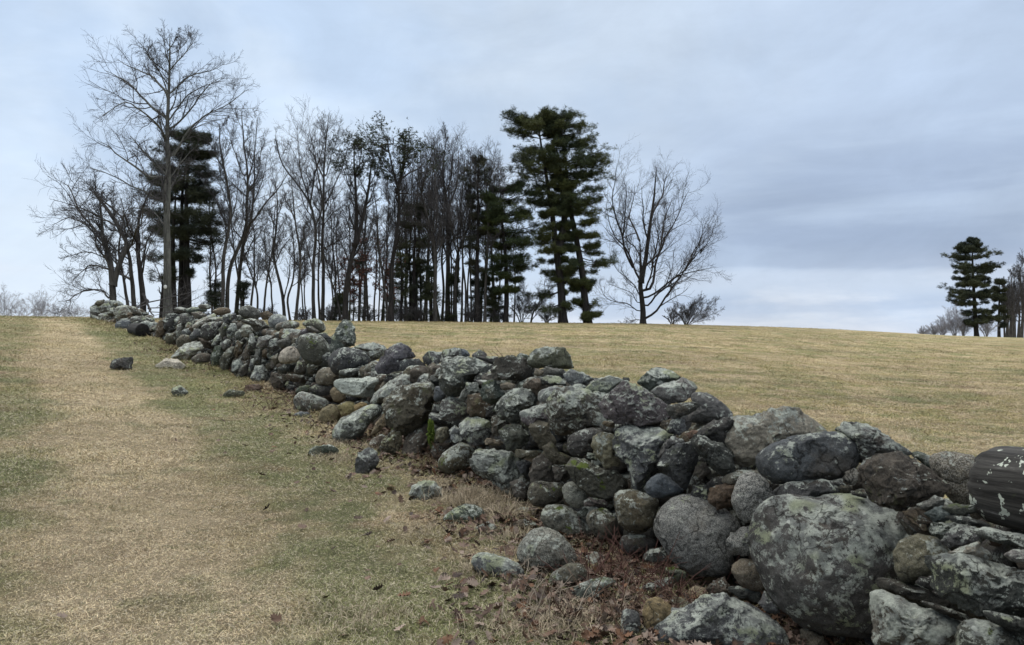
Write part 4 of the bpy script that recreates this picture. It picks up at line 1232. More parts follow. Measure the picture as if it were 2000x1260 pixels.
# ------------------------------------------------------------------ tubes
def tubes(P, Rr, sides):
    """P (B,n,3) polylines, Rr (B,n) radii -> verts, quads"""
    B, n, _ = P.shape
    T = np.gradient(P, axis=1); T /= np.linalg.norm(T, axis=2)[..., None] + 1e-9
    ref = np.where(np.abs(T[:, :1, 2:3]) > 0.9, np.array([1.0, 0, 0]), np.array([0, 0, 1.0]))
    ref = np.broadcast_to(ref, P.shape)
    U = np.cross(T, ref); U /= np.linalg.norm(U, axis=2)[..., None] + 1e-9
    W = np.cross(T, U)
    th = np.linspace(0, 2 * np.pi, sides, endpoint=False)
    V = P[:, :, None, :] + Rr[:, :, None, None] * (np.cos(th)[None, None, :, None] * U[:, :, None, :] + np.sin(th)[None, None, :, None] * W[:, :, None, :])
    V = V.reshape(-1, 3)
    b = np.arange(B)[:, None, None] * n * sides; i = np.arange(n - 1)[None, :, None] * sides; k = np.arange(sides)[None, None, :]
    k2 = (k + 1) % sides
    q = np.stack(np.broadcast_arrays(b + i + k, b + i + k2, b + i + sides + k2, b + i + sides + k), -1).reshape(-1, 4)
    return V, q


class Acc:
    def __init__(self): self.V = []; self.Q = []; self.n = 0

    def add(self, V, Q): self.V.append(V); self.Q.append(Q + self.n); self.n += len(V)

    def tube(self, P, Rr, sides):
        if len(P): self.add(*tubes(P, Rr, sides))

    def get(self): return np.concatenate(self.V), np.concatenate(self.Q)


def resample(pts, n, seed=0, wig=0.0):
    pts = np.array(pts, float)
    # Catmull-Rom through the points
    t = np.concatenate([[0], np.cumsum(np.linalg.norm(np.diff(pts, axis=0), axis=1))]); t /= t[-1]
    s = np.linspace(0, 1, n)
    m = np.gradient(pts, t, axis=0) if len(pts) > 2 else np.repeat((pts[1:] - pts[:-1]), 2, axis=0)
    j = np.clip(np.searchsorted(t, s, side='right') - 1, 0, len(t) - 2)
    h = (t[j + 1] - t[j])[:, None]; u = ((s - t[j])[:, None] / h)
    out = (2 * u ** 3 - 3 * u ** 2 + 1) * pts[j] + (u ** 3 - 2 * u ** 2 + u) * h * m[j] + (-2 * u ** 3 + 3 * u ** 2) * pts[j + 1] + (u ** 3 - u ** 2) * h * m[j + 1]
    if wig:
        L = np.linalg.norm(pts[-1] - pts[0])
        w = np.stack([fbm(np.stack([s * 6 + seed * 3.1, s * 0 + k * 7.7, s * 0], -1), 3, 50 + k) for k in range(3)], -1)
        out = out + w * wig * L * np.minimum(1, s * 6)[:, None]
    return out


def grow(P, Rr, m, r, tmin=.25, tmax=.97, ang=(35, 60), lr=.5, n=5, up=.15, wig=.18, rr=.55, rmin=.006, taper=.25, flat=0.0, lmax=None, fall=.55):
    """children along each parent polyline"""
    B, k, _ = P.shape
    Lp = np.linalg.norm(np.diff(P, axis=1), axis=2).sum(1)
    t = tmin + (tmax - tmin) * (np.arange(m)[None, :] + r.uniform(0, 1, (B, m))) / m
    x = t * (k - 1); i = np.clip(x.astype(int), 0, k - 2); f = (x - i)[..., None]
    bi = np.arange(B)[:, None]
    p0 = P[bi, i] * (1 - f) + P[bi, i + 1] * f
    rad = Rr[bi, i] * (1 - f[..., 0]) + Rr[bi, i + 1] * f[..., 0]
    T = P[bi, i + 1] - P[bi, i]; T /= np.linalg.norm(T, axis=2)[..., None] + 1e-9
    v = r.normal(size=T.shape)
    if flat: v[..., 2] *= (1 - flat)
    v -= (v * T).sum(-1, keepdims=True) * T; v /= np.linalg.norm(v, axis=2)[..., None] + 1e-9
    a = np.radians(r.uniform(ang[0], ang[1], t.shape))[..., None]
    d = np.cos(a) * T + np.sin(a) * v
    L = Lp[:, None] * lr * (1 - fall * t) * r.uniform(.6, 1.25, t.shape)
    if lmax: L = np.minimum(L, lmax * r.uniform(.7, 1.1, t.shape))
    d = d.reshape(-1, 3); p0 = p0.reshape(-1, 3); L = L.ravel(); rad = np.maximum(rad.ravel() * rr, rmin)
    out = [p0]; step = (L / (n - 1))[:, None]
    for s in range(n - 1):
        d = d + r.normal(size=d.shape) * wig + np.array([0, 0, up])
        if flat: d[:, 2] *= (1 - 0.3 * flat)
        d /= np.linalg.norm(d, axis=1)[:, None]
        out.append(out[-1] + d * step)
    Q = np.stack(out, 1)
    RR = rad[:, None] * np.linspace(1, taper, n)[None]
    return Q, np.maximum(RR, rmin * 0.7)


TZ = {'T1': (80, 20, 1.96875), 'T2': (400, 180, 2.624), 'T3': (760, 180, 2.625), 'T4': (1100, 280, 3.15), 'T5': (1700, 420, 4.5)}


def tpts(reg, s, Y0, r, spread=0.0, start=None):
    """pixel polyline on the vertical plane Y=Y0; limbs wander off it in depth"""
    ox, oy, sc = TZ[reg]
    p = np.array([[float(v) for v in t.split(',')] for t in s.split()]) / sc + np.array([ox, oy])
    dd = r.normal(0, spread)
    t = np.linspace(0, 1, len(p))
    Y = Y0 + dd * t
    d = rays(p[:, 0], p[:, 1])
    return EYE + Y[:, None] * d


def dist_at(px, mult):
    a = rays(px, 640)[0]
    return float(np.interp(a, _ca, _dd)) * mult


def bare_tree(name, label, reg, mult, stems, limbs, r0, seed, dens=1.0, auto=6, matt=None, matw=None, group="bare trees on the crest", up=.10, spread=3.0, cat="tree", fine=1.0, lr=.5, leaves=None):
    """stems: main trunks traced in the photo; limbs: traced boughs; auto: extra boughs per stem"""
    r = np.random.default_rng(seed)
    ox, oy, sc = TZ[reg]
    fp = [float(v) for v in stems[0].split()[0].split(',')]
    px = fp[0] / sc + ox
    Y0 = dist_at(px, mult)
    m = Y0 / F
    d = rays(px, 600)
    base = np.array([Y0 * d[0], Y0, 0.0]); base[2] = float(ground_z(base[0], Y0))
    root = empty(name, base); tag(root, label, cat, group)
    A = Acc(); W = Acc()
    SP, SR, LP_, LR_ = [], [], [], []

    def snap(P, lines):
        if not lines: return P
        C = np.concatenate([l[1:] for l in lines])
        dd = np.hypot(C[:, 0] - P[0, 0], (C[:, 2] - P[0, 2]) * .8)
        j = int(np.argmin(dd))
        if dd[j] > 3.5: return P
        P = P + np.array([0, C[j, 1] - P[0, 1], 0])
        return np.vstack([C[j], P]) if dd[j] > 0.12 else P
    for k, s in enumerate(stems):
        P = tpts(reg, s, Y0, r, 0.0 if k == 0 else 1.2)
        if k == 0 or P[0, 2] < base[2] + 1.2: P[0, 2] = base[2] - 0.15
        else: P = snap(P, SP)
        P = resample(P, 26, seed + k, 0.006)
        rr = r0 * (1.0 if k == 0 else 0.78)
        t = np.linspace(0, 1, 26)
        Rr = rr * (1 - t) ** 0.8 * 0.92 + 0.02
        Rr[:2] *= np.array([1.45, 1.12])
        SP.append(P); SR.append(Rr)
    for k, s in enumerate(limbs):
        P = snap(tpts(reg, s, Y0, r, spread), SP + LP_)
        P = resample(P, 16, seed + 40 + k, 0.02)
        L = np.linalg.norm(P[-1] - P[0])
        t = np.linspace(0, 1, 16)
        LP_.append(P); LR_.append(np.clip(0.0105 * L, 0.025, r0 * .45) * (1 - t) ** 0.9 + 0.011)
    SPa, SRa = np.array(SP), np.array(SR)
    A.tube(SPa, SRa, 9)
    if auto:
        P1, R1 = grow(SPa, SRa, auto, r, .32, .97, (28, 55), lr * .78, 10, up, .13, .5, .014, .3, fall=.78)
        # thin to resample length 16
        tt = np.linspace(0, 9, 16); i = np.clip(tt.astype(int), 0, 8); f = (tt - i)[None, :, None]
        P1 = P1[:, i] * (1 - f) + P1[:, i + 1] * f; R1 = R1[:, i] * (1 - f[..., 0]) + R1[:, i + 1] * f[..., 0]
        LPa = np.concatenate([np.array(LP_).reshape(-1, 16, 3), P1]) if LP_ else P1
        LRa = np.concatenate([np.array(LR_).reshape(-1, 16), R1]) if LR_ else R1
    else:
        LPa, LRa = np.array(LP_), np.array(LR_)
    A.tube(LPa, LRa, 6)
    # branches off limbs and off the upper stems
    P2, R2 = grow(LPa, LRa, int(round(10 * dens)), r, .15, .98, (25, 55), lr * .8, 6, up, .16, .55, .011, .35, lmax=3.6, fall=.35)
    P2b, R2b = grow(SPa, SRa, int(round(9 * dens)), r, .45, 1.0, (30, 60), .14, 6, up, .16, .3, .010, .35, lmax=2.4)
    P2 = np.concatenate([P2, P2b]); R2 = np.concatenate([R2, R2b])
    W.tube(P2, R2, 4)
    P3, R3 = grow(P2, R2, max(3, int(round(7 * dens))), r, .15, 1.0, (25, 55), .55, 4, up * .8, .2, .6, .0075 * fine, .5, lmax=1.6, fall=.3)
    W.tube(P3, R3, 3)
    P4, R4 = grow(P3, R3, max(3, int(round(6 * dens))), r, .2, 1.0, (25, 60), .6, 3, up * .6, .2, .7, .0058 * fine, .6, lmax=.75, fall=.3)
    W.tube(P4, R4, 3)
    V, Q = A.get(); mesh_np("trunk", V, matt or MBARK, quads=Q, parent=root)
    V, Q = W.get(); mesh_np("crown", V, matw or MTWIG, quads=Q, parent=root)
    if leaves:
        cnt, col, lo, hi = leaves
        tips = P4[:, -1]
        tips = tips[(tips[:, 2] > base[2] + lo) & (tips[:, 2] < base[2] + hi)]
        if len(tips):
            ii = r.permutation(len(tips)); tips = tips[ii]
            key = np.floor(tips / .55).astype(int); seen = {}; sel = []
            for q_, kk_ in enumerate(map(tuple, key)):
                if seen.get(kk_, 0) < 10: seen[kk_] = seen.get(kk_, 0) + 1; sel.append(q_)
            c = tips[sel][:cnt]; c = c[fbm(c * .8 + seed, 2, 5) > -.25]; c = c + r.normal(0, .12, c.shape)
            V, T, C = tufts(c, r, 4, .20, .06, np.array(col), .5)
            mesh_np("foliage", V, MNEED, tris=T, parent=root, smooth=False, attrs={'tint': C})
    return root


def tufts(C, r, k, length, width, col, upb=0.5):
    n = len(C)
    d = r.normal(size=(n, k, 3)); d[..., 2] = d[..., 2] * .6 + upb
    d /= np.linalg.norm(d, axis=2)[..., None]
    s = np.cross(d, r.normal(size=(n, k, 3))); s /= np.linalg.norm(s, axis=2)[..., None] + 1e-9
    L = length * r.uniform(.6, 1.3, (n, k, 1)); W = width * r.uniform(.7, 1.3, (n, k, 1))
    B = C[:, None, :] + r.normal(0, .03, (n, k, 3))
    V = np.stack([B - s * W * .5, B + s * W * .5, B + d * L], 2).reshape(-1, 3)
    T = np.arange(len(V)).reshape(-1, 3)
    cc = col[None] * r.uniform(.6, 1.5, (n, 1)) if col.ndim == 1 else col * r.uniform(.7, 1.4, (n, 1))
    cc = np.repeat(cc, 3 * k, axis=0)
    return V, T, cc


def pine(name, label, reg, mult, stems, profile, r0, seed, nb=60, dens=1.0, col=(.028, .042, .018), group="pines on the crest", droop=-.02, needle=.30, thin=1.0, fr=1.0, matt=None, ws=.85):
    """profile: list of (y, left x, right x) of the needle crown in the photo"""
    r = np.random.default_rng(seed)
    ox, oy, sc = TZ[reg]
    fp = [float(v) for v in stems[0].split()[0].split(',')]
    px = fp[0] / sc + ox
    Y0 = dist_at(px, mult); m = Y0 / F
    d = rays(px, 600)
    base = np.array([Y0 * d[0], Y0, 0.0]); base[2] = float(ground_z(base[0], Y0))
    root = empty(name, base); tag(root, label, "pine tree" if 'pine' in name else "tree", group)
    A = Acc()
    SPs = []
    for k, s in enumerate(stems):
        P = tpts(reg, s, Y0, r, 0.0 if k == 0 else .8)
        if abs(P[0, 2] - base[2]) < 2.5: P[0, 2] = base[2] - .15
        P = resample(P, 30, seed + k, .004)
        t = np.linspace(0, 1, 30)
        Rr = r0 * (.9 if k else 1) * (1 - t) ** .85 + .03
        Rr[:2] *= np.array([1.35, 1.1])
        A.tube(P[None], Rr[None], 9)
        SPs.append(P)
    prof = np.array([[float(v) for v in p.split(',')] for p in profile.split()])
    pr = EYE + Y0 * rays(prof[:, 1] / sc + ox, prof[:, 0] / sc + oy)
    prr = EYE + Y0 * rays(prof[:, 2] / sc + ox, prof[:, 0] / sc + oy)
    zs = pr[:, 2]; order = np.argsort(zs)
    zs, xl, xr = zs[order], pr[order, 0], prr[order, 0]
    # boughs
    nw = max(4, int((zs[-1] - zs[0]) / ws))
    whorl = zs[0] + (zs[-1] - zs[0]) * (np.arange(nw) + r.uniform(.2, .8, nw)) / nw
    per = max(2, int(nb / nw))
    BP, BR = [], []
    for z in whorl:
        for q in range(per):
            zz = z + r.normal(0, .12)
            S = SPs[r.integers(0, len(SPs))]
            if S[:, 2].max() < zz: S = max(SPs, key=lambda a: a[:, 2].max())
            x0 = np.interp(zz, S[:, 2], S[:, 0]); y0 = np.interp(zz, S[:, 2], S[:, 1])
            if zz > S[:, 2].max(): zz = S[:, 2].max() - r.uniform(0, .5)
            a = r.uniform(0, 2 * np.pi) if q > 1 else (r.normal(0, .5) if q == 0 else np.pi + r.normal(0, .5))
            L_, R_ = x0 - np.interp(zz, zs, xl), np.interp(zz, zs, xr) - x0
            E = (max(R_, .4) if math.cos(a) > 0 else max(L_, .4))
            mean = np.clip((abs(L_) + abs(R_)) / 2, .5, 4.5)
            L = E * abs(math.cos(a)) + mean * (1 - abs(math.cos(a)))
            L *= r.uniform(.62, 1.10)
            if (zz - zs[0]) / (zs[-1] - zs[0]) < .33 and r.random() < .42: continue
            n = 10
            u = np.linspace(0, 1, n)
            top = (zz - zs[0]) / (zs[-1] - zs[0])
            rise = L * (.05 + .30 * top ** 2) + r.normal(0, .05 * L)
            path = np.stack([x0 + math.cos(a) * L * u, y0 + math.sin(a) * L * u, zz + rise * u + (droop - .14 * (1 - top)) * L * np.sin(u * np.pi * .8)], -1)
            path += np.cumsum(r.normal(0, .02 * L / n * 3, (n, 3)), 0)
            BP.append(path); BR.append((.012 + .011 * L) * (1 - u * .8))
    BPa, BRa = np.array(BP), np.array(BR)
    A.tube(BPa, BRa, 5)
    P2, R2 = grow(BPa, BRa, int(round(10 * dens)), r, .22 * thin, 1.0, (30, 70), .44, 6, .03, .12, .6, .008, .5, flat=.85, lmax=1.9, fall=.45)
    A.tube(P2, R2, 3)
    P3, R3 = grow(P2, R2, 4, r, .2, 1.0, (30, 60), .5, 4, .06, .12, .6, .006, .5, flat=.7, lmax=.6)
    pts = np.concatenate([P2[:, 2:].reshape(-1, 3), P3[:, 1:].reshape(-1, 3), BPa[:, 6:].reshape(-1, 3)])
    keep = fbm(pts * 1.1 + seed, 3, 7) > -.20
    pts = pts[keep]
    if fr < 1: pts = pts[r.random(len(pts)) < fr]
    hue = np.clip(.5 + fbm(pts * .5 + 9 + seed, 2, 9) * 1.3, 0, 1)[:, None]
    c = np.array(col) * (1 - hue) + (np.array(col) * np.array([2.0, 1.7, 1.2])) * hue
    c = c * 1.15
    V, T, C = tufts(pts + r.normal(0, .09, pts.shape), r, 8, needle * .8, .021 * m * F / 60, c, .40)
    Vt, Qt = A.get(); mesh_np("trunk", Vt, matt or MBARKD, quads=Qt, parent=root)
    mesh_np("crown", V, MNEED, tris=T, parent=root, smooth=False, attrs={'tint': C})
    return root

# ================================================================== trees
BT = bare_tree
BT("bare_tree", "tallest leafless tree, straight trunk rising above everything behind the far wall", 'T1', .98,
   ["488,1165 487,1000 486,850 485,700 487,560 485,460 495,340 498,230 497,150 497,105"],
   ["485,440 420,370 330,270 236,232", "490,350 440,270 380,235 290,190", "497,290 440,210 400,150 375,118", "497,220 482,170 475,95",
    "498,230 550,170 600,100", "497,320 580,250 660,230 705,205", "500,450 580,370 640,290 700,255", "490,560 560,470 640,400 700,370 795,305",
    "485,500 440,430 330,355 235,405", "485,660 420,640 300,560 215,495", "485,730 400,700 280,640 170,600", "490,640 540,580 600,520",
    "497,170 525,130 535,95", "495,260 430,190 410,140", "490,420 560,330 620,290 690,270", "483,820 430,770 360,760 300,780"],
   .235, 11, dens=1.0, auto=9, up=.06, spread=2.4, fine=.9, matt=MBARKL)
BT("bare_tree", "leafless tree behind the far wall end with a low bough arching down to the left", 'T1', 1.0,
   ["275,1135 276,1040 262,940 240,870 235,800 222,700", "277,1060 310,960 330,900 300,840 250,760 215,720"],
   ["262,1105 240,1078 190,1075 140,1090 100,1118 66,1122", "262,930 200,850 120,800 45,825", "240,870 170,800 110,680 85,665", "300,840 180,700 105,668",
    "250,780 190,700 165,640", "235,800 150,760 85,770", "262,960 180,930 90,950", "270,1000 190,980 120,1040", "330,900 350,800 380,760"],
   .20, 12, dens=1.05, auto=6, spread=2.2, fine=.9)
BT("bare_tree", "thin leafless tree leaning left beside the broken dark stub", 'T1', 1.02,
   ["365,1160 350,1020 335,920 290,810 240,740 185,685"], ["335,920 380,830 400,760", "300,830 220,800 150,790", "345,980 290,960 240,900", "350,1040 300,1000 285,930 240,890"],
   .13, 13, auto=6, dens=.9)
BT("bare_tree", "leafless tree with a thick dark lower stem left of the tallest tree", 'T1', .97,
   ["392,1185 392,1080 382,1000 372,900 380,790 420,690"], ["390,1010 405,940 440,860", "375,900 330,820 310,720", "392,1090 420,1140 430,1180"], .17, 14, auto=6, dens=.8, matt=MBARKD)
BT("bare_tree", "slender leafless tree leaning over behind the far wall", 'T1', 1.06, ["345,1150 312,1000 300,930 320,800"], ["312,1000 260,930 250,850"], .09, 15, auto=6, dens=.8)
pine("pine_tree", "dark dense pine standing directly behind the tallest bare tree", 'T1', 1.10,
     ["565,1150 560,900 560,700 570,500", "540,1150 542,900 545,700 560,560", "512,1150 508,900 520,700"],
     "490,540,630 520,470,655 560,440,670 600,430,660 640,440,640 680,400,680 730,360,690 780,375,700 830,400,700 880,420,690 930,385,640 980,430,600 1030,420,560", .24, 21, nb=175, dens=1.1, col=(.020, .027, .020))
BT("bare_tree", "short bare stub trunk close against the left side of the tallest tree", 'T1', 1.0, ["465,1170 466,1100 468,1040"], ["468,1060 450,1000 430,960"], .16, 16, auto=3, dens=.5, matt=MBARKD)

TR2 = [
 ("leafless tree with a bent trunk right of the dark pine", ["90,1130 95,900 115,740 130,600 110,430 82,290 75,160"], ["120,700 160,560 180,400", "110,430 60,330 40,220", "128,600 90,500 60,440"], .15),
 ("leafless forked tree with one arm reaching far to the right", ["110,1130 140,880 200,740 215,560 215,400 200,280 192,100"], ["200,740 290,600 400,460 425,400", "215,560 270,420 290,280", "212,420 150,300 120,180", "215,480 260,300 270,140", "160,830 110,700 95,620"], .16),
 ("dark-stemmed leafless tree rising from the wall top behind the brown boulder", ["158,1145 180,900 200,780 240,640 250,520 255,300"], ["195,800 240,700 300,640", "245,560 300,430 320,330"], .17),
 ("small crooked leafless tree between two taller ones", ["270,1130 262,1000 232,920 215,860 232,800"], ["262,1000 275,900 290,830", "225,880 200,840"], .08),
 ("leafless tree forking low into a V above the pale boulder", ["410,1160 398,1050 365,900 352,830 368,700 370,560 360,470"], ["365,890 300,810 262,760", "405,1060 432,950 440,850 470,800", "368,700 330,620 310,560", "370,640 400,560 410,520"], .14),
 ("leafless tree with a reddish lower trunk", ["465,1180 485,950 485,800 460,640 450,520 440,440"], ["482,820 520,740 560,700", "462,650 420,560 400,520", "485,880 530,800"], .12),
 ("leafless tree with a pale trunk and a wide fan-shaped crown", ["560,1170 555,900 565,700 540,580 470,470 415,400 360,220"], ["565,690 600,600 590,450 560,300 540,190", "545,590 500,430 480,300 470,170", "540,580 560,430 600,300 640,170", "550,900 520,780 500,690"], .16),
 ("straight pale-trunked leafless tree beside the fan-crowned one", ["602,1180 605,950 605,800 610,500 618,300 636,110"], ["607,660 560,560 520,480", "610,560 680,440 720,340 740,250", "612,450 560,330 545,220", "612,420 660,300 690,190", "606,700 660,620 740,560"], .17),
 ("leafless tree leaning left with its bark darkened, just left of the dark forked one", ["702,1180 675,1050 645,960 620,860 600,800"], ["660,1000 680,900 700,830", "645,960 600,900"], .10),
 ("thin leafless sapling between the dark forked tree and its neighbour", ["790,1180 800,1000 812,850 850,700 870,600"], ["810,880 850,800 880,740"], .09),
 ("dark leaning leafless tree joined at the base to the oak with dark top leaves", ["945,1150 915,980 890,780 880,600 860,470"], ["895,820 940,740 960,700", "885,690 850,600"], .11),
]
for k, (lab, st, li, r0) in enumerate(TR2):
    r0 *= .85
    BT("bare_tree", lab, 'T2', 1.02 + .10 * ((k * 7) % 5) / 5, st, li, r0, 100 + k, auto=7 if r0 > .12 else 5, dens=1.0 if r0 > .12 else .8, spread=2.0, up=.13)
olv = (.035, .045, .018)
BT("dark_tree", "dark leaning forked tree with a tuft of dark foliage at its top", 'T2', .99,
   ["718,1175 728,1000 745,880 770,780 772,500 765,330 770,240", "768,790 815,620 840,480 850,400 865,320"],
   ["770,520 720,420 690,300", "772,430 800,330 800,250", "745,880 690,760 640,680", "840,480 870,420 900,330", "765,700 720,640 690,600", "820,600 870,560 900,540", "770,600 740,540"],
   .22, 31, matt=MBARKD, matw=MBARKD, auto=6, dens=.9, leaves=(5200, (.026, .032, .020), 10.5, 30.0))
BT("dark_tree", "crooked dark tree with an irregular leafy green-black top above the others", 'T2', .99,
   ["952,1180 955,1050 958,900 985,720 988,500 960,380 930,235", "986,510 1020,360 1030,215"],
   ["985,500 940,440 900,410", "960,400 890,330 860,270", "1020,380 1080,310 1110,270", "988,560 1050,520 1110,540", "1000,440 1100,380 1130,340", "985,700 1040,600 1070,560", "930,300 960,260 970,230", "1025,320 990,270"],
   .21, 32, matt=MBARKD, matw=MBARKD, auto=6, dens=.85, leaves=(5600, (.028, .038, .016), 10.5, 30.0))
TR3 = [
 ("tall leafless tree with upswept twigs right of the dark leafy-topped tree", ["235,1185 236,1000 235,850 212,700 165,520 150,420"], ["225,760 240,600 230,430 200,270", "212,700 130,650 80,600", "232,800 270,640 290,480", "165,520 190,400 240,260"], .19),
 ("thick-trunked leafless tree in the middle of the grove", ["300,1185 302,1000 302,800 300,600 275,420 290,240"], ["300,640 350,480 360,330 350,260", "302,720 240,600 210,480", "300,560 320,400 320,250", "302,800 360,700 400,560 420,420", "280,450 240,350 250,250"], .27),
 ("leafless tree curving right out of the grove towards the pines", ["337,1185 342,950 350,830 400,700 430,560 440,400"], ["350,830 320,700 310,650", "400,700 470,560 500,400 490,290", "430,560 480,480 540,380"], .16),
 ("thin leafless tree in front of the grove's young evergreens", ["392,1185 388,980 375,860 385,700 410,560 420,330"], ["385,880 430,760 450,700", "385,700 340,600"], .09),
 ("leafless tree with a purple-grey crown behind the middle pine", ["490,1180 500,900 510,700 500,500 480,300"], ["505,700 560,520 570,400", "500,560 440,430 420,330", "500,480 540,370 540,320"], .13),
 ("small leafless tree leaning right at the foot of the big pines", ["725,1190 740,1130 770,1080 800,1040"], ["735,1150 700,1060 690,1000", "740,1130 790,1060 800,960", "730,1170 780,1100 800,1060"], .09),
]
for k, (lab, st, li, r0) in enumerate(TR3):
    r0 *= .88
    BT("bare_tree", lab, 'T3', 1.03 + .08 * ((k * 3) % 4) / 4, st, li, r0, 140 + k, auto=8 if r0 > .12 else 5, dens=1.1, spread=2.0, up=.16)
# extra slim stems of the grove, seen between the others
extra = [('T2', 40, 640, .08), ('T2', 180, 560, .08), ('T2', 345, 700, .06), ('T2', 510, 760, .05), ('T2', 525, 700, .05), ('T2', 640, 620, .07), ('T2', 840, 520, .10), ('T2', 870, 700, .07), ('T2', 1000, 560, .08),
         ('T3', 100, 420, .09), ('T3', 140, 520, .10), ('T3', 190, 480, .10), ('T3', 270, 400, .12), ('T3', 345, 480, .10), ('T3', 540, 460, .09), ('T3', 640, 620, .07),
         ('T3', 260, 300, .12), ('T3', 215, 330, .10), ('T3', 370, 330, .10), ('T2', 1170, 300, .10), ('T2', 1120, 330, .09),
         ('T2', 60, 520, 0.079), ('T2', 235, 620, 0.082), ('T2', 300, 560, 0.084), ('T2', 440, 640, 0.088), ('T2', 590, 560, 0.082), ('T2', 660, 520, 0.088), ('T2', 690, 640, 0.061), ('T2', 740, 480, 0.074), ('T2', 810, 600, 0.088), ('T2', 905, 560, 0.079), ('T2', 915, 420, 0.087), ('T2', 1030, 420, 0.063), ('T2', 1075, 360, 0.074), ('T3', 80, 330, 0.080), ('T3', 120, 360, 0.092), ('T3', 165, 300, 0.093), ('T3', 320, 300, 0.071), ('T3', 405, 360, 0.079), ('T3', 425, 420, 0.081), ('T3', 470, 400, 0.107), ('T3', 520, 380, 0.101), ('T3', 560, 440, 0.076)]
for k, (rg, x, top, r0) in enumerate(extra):
    q = np.random.default_rng(300 + k)
    y = 1175; st = f"{x},{y}"
    xx = x
    for j in range(1, 6):
        xx += q.normal(0, 10); st += f" {xx:.0f},{y + (top - y) * j / 5:.0f}"
    BT("slim_tree", "slim leafless stem standing back among the crowded trees of the grove", rg, 1.12 + .13 * q.random(), [st], [], r0, 320 + k, auto=9, dens=.9, group="slim stems in the grove", up=.15, lr=.55)

pine("pine_tree", "thin grey-green pine with a bare lower trunk in the middle of the grove", 'T3', 1.04, ["455,1180 450,900 456,640 455,480 460,350"],
     "345,430,490 380,400,520 420,370,540 470,360,560 520,390,560 580,400,540 640,410,530 700,400,520 760,390,540 850,400,520 950,410,530", .20, 41, nb=56, dens=.8, col=(.030, .034, .026), fr=.55)
pine("pine_tree", "broad dark pine just left of the two big ones", 'T3', 1.03, ["597,1185 600,880 582,700 570,560 575,480"],
     "480,540,600 500,530,700 540,490,730 600,480,800 650,490,760 700,480,830 760,470,800 820,500,820 860,490,770 920,520,720 980,480,690 1040,520,640", .20, 42, nb=130, dens=1.05, col=(.026, .038, .016))
pine("pine_tree", "left of the two tall pines, its dark trunk bare at the bottom", 'T3', 1.0,
     ["893,1190 872,900 850,740 835,600 800,400 770,220 762,150", "870,800 895,690 890,500 855,270"],
     "108,740,840 140,640,880 180,600,900 250,590,930 300,650,930 340,660,900 385,585,880 440,620,900 500,700,920 550,720,930 600,700,900 640,760,900 720,720,880 820,700,900 900,780,960 960,800,930 1010,720,900 1050,650,880 1090,640,760 1110,640,700", .33, 43, nb=215, dens=1.15, col=(.030, .040, .020))
pine("pine_tree", "right of the two tall pines, leaning slightly left with heavy layered boughs", 'T3', 1.0,
     ["1020,1190 985,900 955,740 930,600 908,400 880,220 868,130"],
     "100,810,890 125,770,930 160,800,960 200,800,1045 250,800,1070 300,820,1040 340,800,1110 400,820,1150 440,820,1120 500,860,1110 550,850,1080 600,850,1120 650,870,1080 700,880,1060 760,900,1080 800,900,1140 850,900,1150 900,900,1160 950,900,1140 1000,930,1020 1050,920,1125 1090,940,1120 1110,1000,1110 1160,930,1100", .30, 44, nb=215, dens=1.15, col=(.032, .043, .020))
pine("pine_tree", "loose dark pine half hidden among the bare stems left of the thick-trunked grove tree", 'T3', 1.07, ["130,1180 128,900 132,700 130,590"],
     "560,110,150 600,80,190 650,70,200 700,60,200 760,60,210 820,20,200 870,10,190 920,60,190 1000,40,180", .17, 46, nb=70, dens=.8, col=(.022, .028, .022), fr=.5)
# young evergreens under the grove
for k, (rg, x, top, w) in enumerate([('T2', 50, 960, 80), ('T2', 195, 985, 60), ('T3', 20, 900, 80), ('T3', 60, 820, 70), ('T3', 105, 800, 75), ('T3', 160, 860, 90), ('T3', 215, 900, 80), ('T3', 330, 900, 70), ('T3', 490, 940, 90), ('T3', 545, 1000, 80), ('T3', 440, 860, 60),
                                    ('T2', 790, 860, 80), ('T2', 690, 1040, 60)]):
    h = 1180 - top; b = 1175
    pr = " ".join(f"{top + h * f:.0f},{x - w * (.12 + .9 * f):.0f},{x + w * (.12 + .9 * f):.0f}" for f in (0, .2, .4, .6, .8, .94))
    pine("young_hemlock", ["young dark evergreen with loose drooping boughs under the grove trees"][0], rg, 1.05 + .03 * (k % 3), [f"{x},{b} {x + 3},{(top + b) // 2} {x},{top}"], pr, .09, 60 + k, nb=80,
         dens=.6, col=(.026, .034, .022), group="young evergreens under the grove", fr=.32, needle=.22, ws=.35)
